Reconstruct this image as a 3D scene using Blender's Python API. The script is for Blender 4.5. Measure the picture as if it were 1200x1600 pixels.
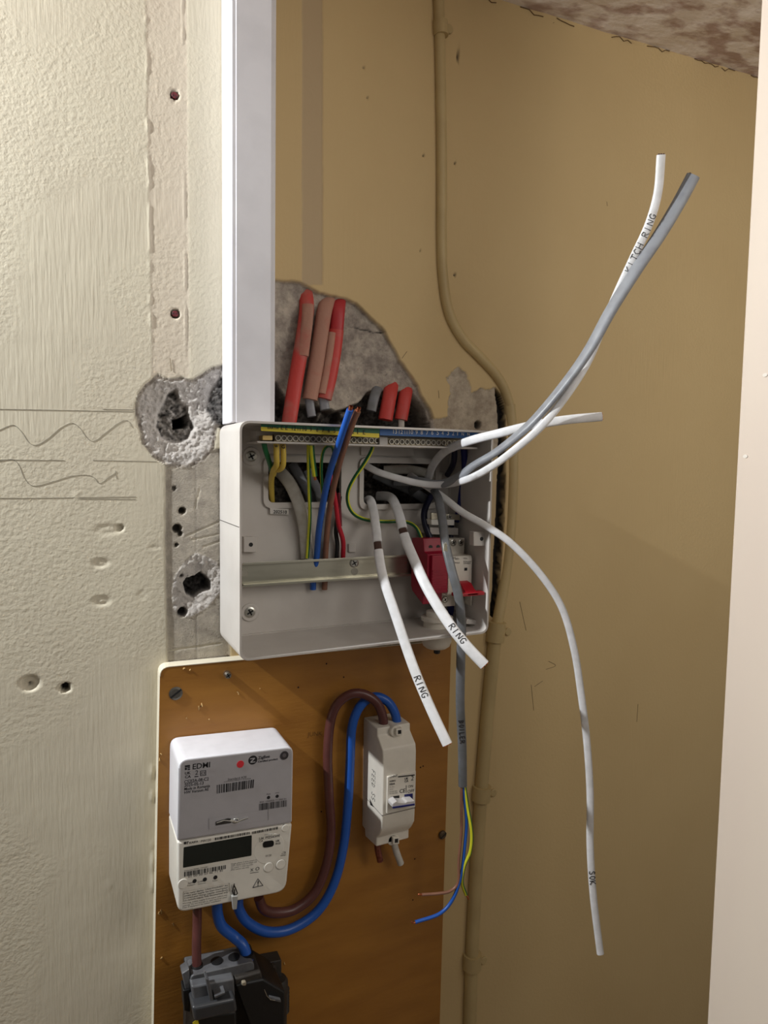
import bpy, bmesh, math, random
import numpy as np
from mathutils import Vector, Matrix
for o in list(bpy.data.objects): bpy.data.objects.remove(o)
S = bpy.context.scene; COL = S.collection
random.seed(4); RNG = np.random.default_rng(11)

# ---------------------------------------------------------------- camera
ROT = np.array([[0.90077868, -0.43400176, 0.01549945],
                [-0.01713384, -0.07117862, -0.99731642],
                [0.43394031, 0.8980958, -0.0715523]])      # right, down, forward
CAM = np.array([-0.1578, -0.7508, 0.1996]); FPX = 1045.0
cd = bpy.data.cameras.new('camera'); cam = bpy.data.objects.new('camera', cd); COL.objects.link(cam)
r_, d_, f_ = ROT
cam.matrix_world = Matrix(((r_[0], -d_[0], -f_[0], CAM[0]), (r_[1], -d_[1], -f_[1], CAM[1]), (r_[2], -d_[2], -f_[2], CAM[2]), (0, 0, 0, 1)))
cd.sensor_fit = 'HORIZONTAL'; cd.sensor_width = 36; cd.lens = 36 * FPX / 1200; cd.clip_start = .01
S.camera = cam

# ---------------------------------------------------------------- light and exposure
S.view_settings.view_transform = 'Standard'; S.view_settings.look = 'None'
S.view_settings.gamma = 1; S.view_settings.exposure = 0.0
wd = bpy.data.worlds.new('world'); S.world = wd; wd.use_nodes = True
bg = wd.node_tree.nodes['Background']; bg.inputs[0].default_value = (1.0, .93, .84, 1); bg.inputs[1].default_value = .10
def lamp(name, kind, loc, power, color, target=None, **k):
    l = bpy.data.lights.new(name, kind); l.energy = power; l.color = color
    for a, b in k.items(): setattr(l, a, b)
    o = bpy.data.objects.new(name, l); COL.objects.link(o); o.location = loc
    if target: o.rotation_euler = (Vector(target) - Vector(loc)).to_track_quat('-Z', 'Y').to_euler()
    return o
lamp('work_lamp_light', 'POINT', (-.75, -.115, .68), 54.0, (.95, .98, 1.0), shadow_soft_size=.012)
lamp('overhead_fill_light', 'AREA', (.2, -1.3, 1.05), 2.2, (1, .95, .90), (.3, 0, .3), shape='DISK', size=.7)  # soft fill added above and behind the camera, standing for ceiling bounce

lamp('right_wall_fill_light', 'AREA', (.78, -1.1, .50), 4.1, (1, .94, .86), (.6, 0, .25), shape='DISK', size=.6)  # unseen area lamp, added to brighten the right wall and ceiling

# ---------------------------------------------------------------- pixel to place helpers
def W(px, py, d=0.):
    q = ROT.T @ np.array([(px - 600) / FPX, (py - 800) / FPX, 1.]); t = (-d - CAM[1]) / q[1]
    return Vector(CAM + q * t)
def WX(px, py, x):
    q = ROT.T @ np.array([(px - 600) / FPX, (py - 800) / FPX, 1.]); t = (x - CAM[0]) / q[0]
    return Vector(CAM + q * t)

# ---------------------------------------------------------------- materials
MATS = {}
def srgb(c):
    return tuple(((v / 255) / 12.92 if v / 255 <= .04045 else ((v / 255 + .055) / 1.055) ** 2.4) for v in c) + (1,)
def mat(name, rgb, rough=.5, metal=0, rgb2=None, scale=60, amt=(.4, .7), bump=0, bscale=300, stretch=None, spec=.5, trans=0):
    if name in MATS: return MATS[name]
    m = bpy.data.materials.new(name); m.use_nodes = True; N = m.node_tree; L = N.links
    b = N.nodes['Principled BSDF']; b.inputs['Roughness'].default_value = rough; b.inputs['Metallic'].default_value = metal
    b.inputs['Specular IOR Level'].default_value = spec
    tc = N.nodes.new('ShaderNodeTexCoord'); vec = tc.outputs['Object']
    if stretch:
        mp = N.nodes.new('ShaderNodeMapping'); mp.inputs['Scale'].default_value = stretch; L.new(vec, mp.inputs[0]); vec = mp.outputs[0]
    n = N.nodes.new('ShaderNodeTexNoise'); n.inputs['Scale'].default_value = scale; n.inputs['Detail'].default_value = 6
    L.new(vec, n.inputs['Vector'])
    mr = N.nodes.new('ShaderNodeMapRange'); mr.inputs[1].default_value, mr.inputs[2].default_value = amt
    L.new(n.outputs[0], mr.inputs[0])
    mx = N.nodes.new('ShaderNodeMix'); mx.data_type = 'RGBA'
    c1 = srgb(rgb); c2 = srgb(rgb2) if rgb2 else tuple(v * .93 for v in c1[:3]) + (1,)
    mx.inputs[6].default_value = c1; mx.inputs[7].default_value = c2
    L.new(mr.outputs[0], mx.inputs[0]); L.new(mx.outputs[2], b.inputs['Base Color'])
    if bump:
        n2 = N.nodes.new('ShaderNodeTexNoise'); n2.inputs['Scale'].default_value = bscale; n2.inputs['Detail'].default_value = 4
        L.new(vec, n2.inputs['Vector'])
        bp = N.nodes.new('ShaderNodeBump'); bp.inputs['Distance'].default_value = bump; bp.inputs['Strength'].default_value = 1
        L.new(n2.outputs[0], bp.inputs['Height']); L.new(bp.outputs[0], b.inputs['Normal'])
    MATS[name] = m; return m
white_pvc = mat('white_pvc', (222, 221, 226), .32, rgb2=(214, 213, 218), scale=30)
box_pl = mat('box_plastic', (204, 199, 193), .38, rgb2=(196, 190, 184), scale=20, bump=.00003, bscale=900)
meter_white = mat('meter_white', (228, 224, 214), .4)
meter_grey = mat('meter_grey', (172, 169, 172), .42)
encl_white = mat('enclosure_white', (222, 216, 204), .45)
sheath_w = mat('white_sheath', (236, 236, 238), .38, rgb2=(222, 222, 222), scale=90)
sheath_g = mat('grey_sheath', (146, 149, 155), .4, rgb2=(132, 134, 140), scale=90)
sheath_dg = mat('dark_grey_sheath', (112, 114, 118), .4, rgb2=(96, 98, 98), scale=70)
sheath_old = mat('old_sheath', (205, 203, 196), .5, rgb2=(185, 180, 170), scale=80)
blue = mat('blue_insulation', (34, 88, 176), .35)
navy = mat('navy_insulation', (14, 22, 100), .4)
brown = mat('brown_insulation', (140, 98, 78), .4, rgb2=(124, 84, 66))
dbrown = mat('brown_tail', (92, 52, 48), .35, rgb2=(82, 46, 42))
red_i = mat('red_insulation', (190, 30, 50), .4)
black_i = mat('black_insulation', (22, 20, 22), .4)
yellow = mat('yellow_sleeve', (214, 186, 80), .5)
green_i = mat('green_insulation', (16, 110, 62), .4)
gy = mat('green_stripe', (20, 96, 50), .4)
yel = mat('yellow_stripe', (214, 214, 50), .4)
copper = mat('copper', (200, 120, 84), .35, 1)
steel = mat('zinc_steel', (205, 202, 186), .32, 1, rgb2=(185, 182, 165), scale=14, stretch=(1, 1, 6))
screw_m = mat('screw_steel', (190, 188, 180), .3, 1)
brass = mat('brass', (196, 170, 110), .4, .8)
black_m = mat('black_plastic', (16, 16, 18), .45)
ink = mat('black_ink', (28, 26, 28), .7)
greyink = mat('grey_ink', (78, 72, 70), .7)
pencil = mat('pencil', (128, 124, 114), .9, rgb2=(175, 170, 155), scale=200, amt=(.45, .7))
lcd = mat('lcd', (34, 38, 34), .22)
red_pl = mat('red_plastic', (158, 12, 48), .4)
red_tog = mat('red_toggle', (172, 20, 38), .35)
blue_lab = mat('blue_label', (36, 98, 168), .5)
green_lab = mat('green_label', (10, 104, 70), .5)
yellow_lab = mat('yellow_label', (226, 206, 40), .5)
paper_w = mat('white_label', (238, 236, 230), .6)
red_dot = mat('red_sticker', (215, 50, 60), .5)
duct_m = mat('red_duct', (190, 60, 54), .5, rgb2=(168, 106, 94), scale=26, amt=(.5, .7), bump=.0003, bscale=240)
duct_d = mat('plastered_duct', (172, 128, 110), .75, rgb2=(176, 96, 84), scale=30, amt=(.5, .75), bump=.0004, bscale=260)
plug_m = mat('red_plug', (112, 34, 42), .6, rgb2=(40, 18, 22), scale=300, amt=(.45, .6))
fuse_g = mat('fuse_grey', (96, 97, 100), .45, rgb2=(76, 76, 78), scale=60, bump=.0001, bscale=400)
fuse_b = mat('fuse_dark', (50, 45, 40), .6, rgb2=(38, 34, 30), scale=60, bump=.0003, bscale=300)
fuse_black = mat('fuse_black', (13, 13, 14), .5)
edge_m = mat('painted_edge', (226, 218, 196), .6, bump=.0003, bscale=120)
wood = mat('varnished_board', (166, 114, 44), .42, rgb2=(146, 96, 34), scale=9, amt=(.3, .75), bump=.0002, bscale=60, stretch=(1, 1, 5))
jamb_m = mat('door_paint', (232, 218, 202), .45, rgb2=(226, 210, 196), scale=6, bump=.0001, bscale=90, stretch=(1, 1, .2))
tan_pipe = mat('tan_paint', (192, 170, 122), .5, rgb2=(180, 158, 112), scale=20, bump=.0003, bscale=120)

# ---------------------------------------------------------------- object helpers
def link(o, parent=None):
    COL.objects.link(o)
    if parent is not None: o.parent = parent
    return o
def mesh_obj(name, verts, faces, m=None, parent=None, smooth=False):
    me = bpy.data.meshes.new(name); me.from_pydata([tuple(v) for v in verts], [], faces); me.validate(); me.update()
    bm = bmesh.new(); bm.from_mesh(me); bmesh.ops.recalc_face_normals(bm, faces=bm.faces); bm.to_mesh(me); bm.free()
    if smooth: me.shade_smooth()
    if m: me.materials.append(m)
    return link(bpy.data.objects.new(name, me), parent)
def bm_obj(name, bm, m=None, parent=None, smooth=False):
    bmesh.ops.recalc_face_normals(bm, faces=bm.faces)
    me = bpy.data.meshes.new(name); bm.to_mesh(me); bm.free()
    if smooth: me.shade_smooth()
    if m: me.materials.append(m)
    return link(bpy.data.objects.new(name, me), parent)
def bevel(o, w=.001, seg=3, ang=35):
    md = o.modifiers.new('bevel', 'BEVEL'); md.width = w; md.segments = seg; md.limit_method = 'ANGLE'; md.angle_limit = math.radians(ang)
    o.data.shade_smooth()
    try: o.data.set_sharp_from_angle(angle=math.radians(50))
    except Exception: pass
    return o
def tag(o, label, cat, group=None):
    o['label'] = label; o['category'] = cat
    if group: o['group'] = group
    return o
def empty(name, loc, label=None, cat=None, group=None):
    o = bpy.data.objects.new(name, None); COL.objects.link(o); o.location = (0, 0, 0); o.empty_display_size = .02
    if label: tag(o, label, cat, group)
    o['_at'] = tuple(loc); return o
def round_poly(pts, r, n=5):
    """pts: list of (x,z); r: radius or list of radii"""
    out = []; k = len(pts)
    rs = r if isinstance(r, (list, tuple)) else [r] * k
    for i in range(k):
        p = np.array(pts[i]); a = np.array(pts[i - 1]) - p; b = np.array(pts[(i + 1) % k]) - p
        if rs[i] <= 0: out.append(tuple(p)); continue
        la, lb = np.linalg.norm(a), np.linalg.norm(b); a /= la; b /= lb
        c = np.clip(a @ b, -1, 1); ang = math.acos(c); t = min(rs[i] / math.tan(ang / 2), la * .45, lb * .45)
        p0, p1 = p + a * t, p + b * t
        for j in range(n + 1):
            s = j / n; out.append(tuple((1 - s) ** 2 * p0 + 2 * s * (1 - s) * p + s * s * p1))
    return out
def prism_xz(name, poly, d0, d1, m, parent=None, bev=0, bm_only=False):
    """polygon in x,z extruded between depths d0 (wall side) and d1 (viewer side)"""
    n = len(poly); v = [(x, -d0, z) for x, z in poly] + [(x, -d1, z) for x, z in poly]
    f = [list(range(n))[::-1], list(range(n, 2 * n))] + [[i, (i + 1) % n, n + (i + 1) % n, n + i] for i in range(n)]
    o = mesh_obj(name, v, f, m, parent)
    if bev: bevel(o, bev)
    return o
def prism_px(name, pts, d0, d1, m, parent=None, r=0, bev=0, n=5):
    poly = [(W(a, b, d1).x, W(a, b, d1).z) for a, b in pts]
    if r: poly = round_poly(poly, r, n)
    return prism_xz(name, poly, d0, d1, m, parent, bev)
def box(name, x0, x1, d0, d1, z0, z1, m, parent=None, bev=0):
    return prism_xz(name, [(x0, z0), (x1, z0), (x1, z1), (x0, z1)], d0, d1, m, parent, bev)
def profile_x(name, prof, x0, x1, m, parent=None, bev=0):
    """prof: list of (d,z); extruded along x"""
    n = len(prof); v = [(x0, -d, z) for d, z in prof] + [(x1, -d, z) for d, z in prof]
    f = [list(range(n)), list(range(n, 2 * n))[::-1]] + [[i, n + i, n + (i + 1) % n, (i + 1) % n] for i in range(n)]
    o = mesh_obj(name, v, f, m, parent)
    if bev: bevel(o, bev)
    return o
def catmull(P, n):
    P = [np.array(p, float) for p in P]; P = [2 * P[0] - P[1]] + P + [2 * P[-1] - P[-2]]; out = []
    for i in range(1, len(P) - 2):
        a, b, c, d = P[i - 1:i + 3]
        for k in range(n):
            t = k / n
            out.append(.5 * (2 * b + (c - a) * t + (2 * a - 5 * b + 4 * c - d) * t * t + (3 * b - a - 3 * c + d) * t ** 3))
    out.append(P[-2]); return np.array(out)
def frames(pts, hint):
    T = np.gradient(pts, axis=0); T /= np.linalg.norm(T, axis=1)[:, None]
    h = np.array(hint, float); B = h - (T @ h)[:, None] * T; B /= np.linalg.norm(B, axis=1)[:, None]
    return T, np.cross(T, B), B
HINT = (-.43, -.9, .07)
def sweep(name, path, w, t, m, parent=None, n=8, seg=16, hint=HINT, world=False, m2=None, a=0., b=1., sq=2.6, twist=0, taper=None, m2s=(5, 6, 7, 12, 13)):
    """flat or round cable swept along pixel path (px,py,d)"""
    P = path if world else [W(*p) for p in path]
    pts = catmull(P, n); K = len(pts); i0, i1 = int(a * (K - 1)), max(int(b * (K - 1)), int(a * (K - 1)) + 2)
    T, N, B = frames(pts, hint)
    V, F = [], []; idx = range(i0, i1 + 1)
    for q, i in enumerate(idx):
        g = 1 if taper is None else taper[0] + (taper[1] - taper[0]) * q / (i1 - i0)
        tw = twist * i / K if not callable(twist) else twist(i / K)
        for s in range(seg):
            th = 2 * math.pi * s / seg; c, sn = math.cos(th), math.sin(th)
            u = math.copysign(abs(c) ** (2 / sq), c) * w / 2 * g; v = math.copysign(abs(sn) ** (2 / sq), sn) * t / 2 * g
            u, v = u * math.cos(tw) - v * math.sin(tw), u * math.sin(tw) + v * math.cos(tw)
            V.append(pts[i] + N[i] * u + B[i] * v)
    R_ = len(list(idx))
    for k in range(R_ - 1):
        for s in range(seg): F.append([k * seg + s, k * seg + (s + 1) % seg, (k + 1) * seg + (s + 1) % seg, (k + 1) * seg + s])
    F.append(list(range(seg))[::-1]); F.append([(R_ - 1) * seg + s for s in range(seg)])
    o = mesh_obj(name, V, F, m, parent, True)
    o.data.set_sharp_from_angle(angle=math.radians(60))
    if m2:
        o.data.materials.append(m2)
        for p in o.data.polygons:
            s = p.vertices[0] % seg
            if s in m2s and len(p.vertices) == 4: p.material_index = 1
    return o
LET = {'R': [[(0, 0), (0, 1), (.5, .9), (.5, .6), (0, .5)], [(.15, .5), (.6, 0)]], 'I': [[(.2, 0), (.25, 1)]],
       'N': [[(0, 0), (0, 1), (.55, 0), (.6, 1)]], 'G': [[(.6, .8), (.3, 1), (0, .6), (.1, .1), (.45, 0), (.6, .4), (.35, .42)]],
       'K': [[(0, 0), (0, 1)], [(.55, 1), (.05, .45), (.6, 0)]], 'T': [[(0, 1), (.7, .95)], [(.35, 1), (.3, 0)]],
       'C': [[(.6, .85), (.25, 1), (0, .5), (.25, 0), (.6, .1)]], 'H': [[(0, 0), (0, 1)], [(0, .5), (.6, .5)], [(.6, 1), (.6, 0)]],
       'S': [[(.55, .9), (.2, 1), (.05, .7), (.5, .35), (.4, 0), (0, .1)]], 'O': [[(.3, 0), (0, .4), (.2, 1), (.55, .8), (.5, .2), (.3, 0)]],
       'B': [[(0, 0), (0, 1), (.5, .8), (.1, .5), (.55, .25), (0, 0)]], 'L': [[(0, 1), (0, 0), (.5, 0)]],
       'E': [[(.55, 1), (0, 1), (0, 0), (.55, 0)], [(0, .5), (.45, .5)]], 'W': [[(0, 1), (.2, 0), (.4, .7), (.6, 0), (.8, 1)]],
       'U': [[(0, 1), (.05, .1), (.3, 0), (.55, .2), (.6, 1)]], '5': [[(.5, 1), (.05, 1), (.05, .55), (.5, .45), (.4, 0), (0, .05)]],
       'D': [[(0, 0), (0, 1), (.5, .7), (.5, .25), (0, 0)]], 'F': [[(.55, 1), (0, 1), (0, 0)], [(0, .5), (.4, .5)]], ' ': []}
def tube_set(name, lines, r, m, parent, seg=5):
    V, F = [], []
    for L_ in lines:
        pts = np.array(L_, float)
        if len(pts) < 2: continue
        T = np.gradient(pts, axis=0); T /= (np.linalg.norm(T, axis=1)[:, None] + 1e-12)
        h = np.array([.3, -1, .2]); N = np.cross(T, h); N /= (np.linalg.norm(N, axis=1)[:, None] + 1e-12); B = np.cross(T, N)
        b0 = len(V)
        for i in range(len(pts)):
            for s in range(seg):
                th = 2 * math.pi * s / seg; V.append(pts[i] + N[i] * math.cos(th) * r + B[i] * math.sin(th) * r)
        for i in range(len(pts) - 1):
            for s in range(seg): F.append([b0 + i * seg + s, b0 + i * seg + (s + 1) % seg, b0 + (i + 1) * seg + (s + 1) % seg, b0 + (i + 1) * seg + s])
    return mesh_obj(name, V, F, m, parent, True)
def cable_text(path, start, s, h, t, parent, flip=False, adv=.85, r=.00045, n=8, hint=HINT, off=0):
    """handwriting wrapped along the viewer side of a cable; start = fraction of its path"""
    pts = catmull([W(*p) for p in path], n); T, N, B = frames(pts, hint)
    D = np.concatenate([[0], np.cumsum(np.linalg.norm(np.diff(pts, axis=0), axis=1))]); s0 = start * D[-1]
    def at(u, v):
        uu = s0 + (-u if flip else u); vv = (v - h / 2) * (1 if flip else -1) + off
        f = lambda A: np.array([np.interp(uu, D, A[:, k]) for k in range(3)])
        b = f(B); return f(pts) + f(N) * vv + b * (t / 2 * math.sqrt(max(0, 1 - (vv / (h * 1.6)) ** 2)) + .0001)
    lines = []; u0 = 0
    for ch in s:
        for st in LET.get(ch, []):
            st = np.array(st); k = np.linspace(0, len(st) - 1, len(st) * 3)
            lines.append([at(u0 + np.interp(q, range(len(st)), st[:, 0]) * h, np.interp(q, range(len(st)), st[:, 1]) * h) for q in k])
        u0 += h * adv
    return tube_set('handwriting', lines, r, ink, parent)
def flat_text(s, p0, p1, d, m, parent, name='printed_text', hscale=1., bold=0, x=None):
    """text whose baseline runs from pixel p0 to pixel p1 on the plane at depth d"""
    cu = bpy.data.curves.new('t', 'FONT'); cu.body = s; cu.size = 1; cu.extrude = 0; cu.resolution_u = 2; cu.offset = bold
    to = bpy.data.objects.new('t', cu); COL.objects.link(to)
    dg = bpy.context.evaluated_depsgraph_get(); me = bpy.data.meshes.new_from_object(to.evaluated_get(dg))
    bpy.data.objects.remove(to)
    co = np.zeros(len(me.vertices) * 3); me.vertices.foreach_get('co', co); co = co.reshape(-1, 3)
    if len(co) == 0: return None
    x0, x1 = co[:, 0].min(), co[:, 0].max()
    a = W(*p0, d) if x is None else WX(*p0, x); b = W(*p1, d) if x is None else WX(*p1, x)
    u = (b - a); k = u.length / (x1 - x0); u.normalize()
    if x is None: nrm = Vector((0, -1, 0)); up = Vector((-u.z, 0, u.x))
    else: nrm = Vector((-1, 0, 0)); up = nrm.cross(u)
    for v, c in zip(me.vertices, co):
        v.co = a + u * ((c[0] - x0) * k) + up * (c[1] * k * hscale) + nrm * .00025
    me.materials.clear(); me.materials.append(m); me.name = name
    return link(bpy.data.objects.new(name, me), parent)
def quads_px(name, quads, d, m, parent):
    V, F = [], []
    for q in quads:
        b0 = len(V); V += [W(a, b, d + .00025) for a, b in q]; F.append(list(range(b0, b0 + len(q))))
    return mesh_obj(name, V, F, m, parent)
def barcode(c, d, parent, m=None, n=40, name='barcode'):
    """c: TL,TR,BR,BL pixel corners"""
    tl, tr, br, bl = [np.array(q, float) for q in c]; qs = []; t = 0
    while t < 1:
        w = random.choice([.5, .7, 1, 1.5]) / n; g = random.choice([.5, .8, 1.2]) / n; e = min(t + w, 1)
        qs.append([tl + (tr - tl) * t, tl + (tr - tl) * e, bl + (br - bl) * e, bl + (br - bl) * t]); t = e + g
    return quads_px(name, qs, d, m or ink, parent)
def disc_y(name, c, r, d0, d1, m, parent=None, seg=28, bev=0, sx=1, sz=1):
    poly = [(c[0] + r * sx * math.cos(2 * math.pi * i / seg), c[1] + r * sz * math.sin(2 * math.pi * i / seg)) for i in range(seg)]
    return prism_xz(name, poly, d0, d1, m, parent, bev)
def lathe(name, prof, cx, cy, m, parent=None, seg=32):
    """vertical axis; prof list of (radius, z)"""
    V = []; F = []
    for r, z in prof:
        for s in range(seg): V.append((cx + r * math.cos(2 * math.pi * s / seg), cy + r * math.sin(2 * math.pi * s / seg), z))
    for k in range(len(prof) - 1):
        for s in range(seg): F.append([k * seg + s, k * seg + (s + 1) % seg, (k + 1) * seg + (s + 1) % seg, (k + 1) * seg + s])
    F.append(list(range(seg))); F.append([(len(prof) - 1) * seg + s for s in range(seg)])
    o = mesh_obj(name, V, F, m, parent, True); o.data.set_sharp_from_angle(angle=math.radians(35)); return o
def screw(name, px, py, d, r, m=None, parent=None, slot='cross', h=.0015):
    c = W(px, py, d + h); bm = bmesh.new()
    def disc(r0, r1, y0, y1, seg=24):
        a = [bm.verts.new((c.x + r0 * math.cos(2 * math.pi * i / seg), y0, c.z + r0 * math.sin(2 * math.pi * i / seg))) for i in range(seg)]
        b = [bm.verts.new((c.x + r1 * math.cos(2 * math.pi * i / seg), y1, c.z + r1 * math.sin(2 * math.pi * i / seg))) for i in range(seg)]
        for i in range(seg): bm.faces.new([a[i], a[(i + 1) % seg], b[(i + 1) % seg], b[i]])
        bm.faces.new(b)
    disc(r, r, -d, -d - h * .6); disc(r, r * .72, -d - h * .6, -d - h)
    o = bm_obj(name, bm, m or screw_m, parent)
    w = r * .14
    for ang in ((.5, .5 + math.pi / 2) if slot == 'cross' else (.6,)):
        u = np.array([math.cos(ang), math.sin(ang)]); v = np.array([-u[1], u[0]]); L_ = r * (.62 if slot == 'cross' else .95)
        poly = [tuple(np.array([c.x, c.z]) + u * a * L_ + v * b * w) for a, b in ((-1, -1), (1, -1), (1, 1), (-1, 1))]
        prism_xz('screw_recess', poly, d + h * .9, d + h + .00012, black_m, o)
    return o

# ---------------------------------------------------------------- the wall
def lattice(n): return RNG.random((n, n))
LT = [lattice(257) for _ in range(6)]
def vnoise(x, z, f, k=0):
    L_ = LT[k % 6]; a = (x * f + 51.3 + 7 * k) % 256; b = (z * f + 73.7 + 3 * k) % 256
    i = np.floor(a).astype(int); j = np.floor(b).astype(int); fa = a - i; fb = b - j
    fa = fa * fa * (3 - 2 * fa); fb = fb * fb * (3 - 2 * fb)
    return (L_[i, j] * (1 - fa) + L_[i + 1, j] * fa) * (1 - fb) + (L_[i, j + 1] * (1 - fa) + L_[i + 1, j + 1] * fa) * fb
def fbm(x, z, f, o=4, k=0):
    s = 0; a = 1; t = 0
    for i in range(o): s = s + vnoise(x, z, f * 2 ** i, k + i) * a; t += a; a *= .55
    return s / t - .5
def sdist(pts, X, Z):
    """signed distance, positive inside polygon of pixel points on the wall"""
    P = np.array([(W(a, b).x, W(a, b).z) for a, b in pts]); D = np.full(X.shape, 1e9); ins = np.zeros(X.shape, bool)
    for i in range(len(P)):
        a = P[i]; b = P[(i + 1) % len(P)]; e = b - a
        t = np.clip(((X - a[0]) * e[0] + (Z - a[1]) * e[1]) / (e @ e), 0, 1)
        D = np.minimum(D, np.hypot(X - a[0] - t * e[0], Z - a[1] - t * e[1]))
        c = ((a[1] > Z) != (b[1] > Z)) & (X < (b[0] - a[0]) * (Z - a[1]) / (b[1] - a[1] + 1e-12) + a[0]); ins ^= c
    return np.where(ins, D, -D)
def sm(a, b, v): t = np.clip((v - a) / (b - a), 0, 1); return t * t * (3 - 2 * t)
def axis(segs):
    out = []
    for a, b, s in segs: out += list(np.arange(a, b - 1e-9, s))
    out.append(segs[-1][1]); return np.array(out)
gx = axis([(-1.3, -.26, .02), (-.26, -.1, .0025), (-.1, .395, .0013), (.395, .9, .005), (.9, 1.5, .03)])
gz = axis([(-1.1, -.62, .03), (-.62, -.06, .005), (-.06, .415, .0013), (.415, .7, .0025), (.7, 1.0, .01)])
X, Z = np.meshgrid(gx, gz); Hh = np.zeros(X.shape); grey = np.zeros(X.shape); dark = np.zeros(X.shape); tone = np.zeros(X.shape); rough_ = np.zeros(X.shape)
j1 = fbm(X, Z, 90, 3, 0) * .006; j2 = fbm(X, Z, 420, 3, 2)
# paint tone: whiter to the left of the trunking, yellower to the right
tone = sm(.0, .02, X)
tone2 = np.zeros(X.shape)
def depth(amount, mask): 
    global Hh; Hh = Hh + (amount - Hh) * mask
# peeled strip left of the trunking
s = sdist([(226, -40), (292, -40), (296, 590), (238, 590)], X, Z) + j1 * .3
pk = sm(-.0005, .001, s); depth(.0003 + fbm(X, Z, 380, 4, 1) * .0005, pk); rough_ = np.maximum(rough_, pk)
ridge = np.exp(-((X - (-.0715 + .0045 * (0.6 - Z) + fbm(Z * 0 + .3, Z, 70, 3, 3) * .003)) / .0011) ** 2) * sm(.02, .14, fbm(X * 0, Z, 45, 3, 4) + .05) * sm(.30, .34, Z)
Hh -= ridge * .0008
ridge2 = np.exp(-((X - (-.036 + .004 * (0.6 - Z))) / .0007) ** 2) * sm(-.1, .1, fbm(X * 0, Z, 30, 2, 5)) * sm(.30, .34, Z); Hh -= ridge2 * .0007
# old distribution board outline on the right of the trunking
s = sdist([(471, -40), (505, -40), (505, 446), (471, 446)], X, Z) + j1 * .15
st = sm(0, .0012, s); tone2 = np.maximum(tone2, st); Hh += st * .0008
# smooth grey bonding patch beside the box
s = sdist([(257, 715), (345, 700), (360, 700), (360, 1060), (262, 1050), (258, 900)], X, Z) + j1 * .2
g = sm(0, .0012, s); grey = np.maximum(grey, g * .75); depth(.0014, g)
line = np.exp(-((X - W(306, 850).x) / .0005) ** 2) * g; Hh += line * .0008; dark = np.maximum(dark, line * .55)
# big recess above and behind the box
Apoly = [(395, 560), (425, 436), (470, 439), (500, 456), (540, 465), (558, 473), (584, 499), (602, 515), (612, 535), (628, 565), (645, 588), (655, 602), (660, 618), (675, 640), (690, 700), (690, 805), (400, 805), (395, 650)]
s = sdist(Apoly, X, Z) + j1 * .35
a = sm(0, .002, s); grey = np.where(a > .02, np.maximum(grey, a), grey); tone2 *= (1 - a)
depth(.007 + .006 * sm(0, .05, s) + fbm(X, Z, 70, 5, 1) * .006 + j2 * .0012, a)
crack = np.exp(-((Z - (W(600, 517).z + fbm(X, Z * 0, 60, 3, 2) * .008)) / .0006) ** 2) * sm(W(548, 517).x, W(560, 517).x, X) * a; Hh += crack * .003; dark = np.maximum(dark, crack * .8)
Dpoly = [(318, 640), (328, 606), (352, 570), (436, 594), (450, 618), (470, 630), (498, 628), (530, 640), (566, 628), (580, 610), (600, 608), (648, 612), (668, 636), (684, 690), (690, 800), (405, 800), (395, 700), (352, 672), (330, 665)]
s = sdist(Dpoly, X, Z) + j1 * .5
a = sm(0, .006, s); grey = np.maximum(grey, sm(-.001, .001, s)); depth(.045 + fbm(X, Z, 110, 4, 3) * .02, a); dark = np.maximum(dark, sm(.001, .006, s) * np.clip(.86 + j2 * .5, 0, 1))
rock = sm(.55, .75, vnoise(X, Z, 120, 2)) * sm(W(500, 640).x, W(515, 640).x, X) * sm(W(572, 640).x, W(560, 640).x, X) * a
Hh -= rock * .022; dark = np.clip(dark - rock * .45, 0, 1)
# crater to the left of the trunking
C1 = [(209, 640), (213, 618), (226, 600), (247, 583), (256, 590), (268, 590), (282, 588), (300, 592), (330, 574), (360, 566), (360, 668), (341, 668), (336, 700), (318, 722), (292, 733), (262, 731), (240, 716), (222, 694)]
s = sdist(C1, X, Z) + j1 * .3
a = sm(0, .0015, s); grey = np.maximum(grey, a); tone2 *= (1 - a)
depth(.0016 + .0045 * sm(.003, .03, s) + fbm(X, Z, 160, 5, 4) * .004 + j2 * .0035, a)
rough_ = np.where(s > .004, 1, np.where(s > 0, 0, rough_))
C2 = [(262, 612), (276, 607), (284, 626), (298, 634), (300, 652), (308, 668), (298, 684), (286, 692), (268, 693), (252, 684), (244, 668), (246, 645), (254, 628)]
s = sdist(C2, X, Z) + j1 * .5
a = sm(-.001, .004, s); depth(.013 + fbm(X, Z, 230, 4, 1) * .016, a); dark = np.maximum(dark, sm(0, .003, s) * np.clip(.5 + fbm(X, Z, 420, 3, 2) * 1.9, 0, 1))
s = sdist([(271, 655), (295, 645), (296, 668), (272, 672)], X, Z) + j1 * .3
dark = np.maximum(dark, sm(0, .002, s)); depth(.045, sm(0, .002, s))
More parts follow.
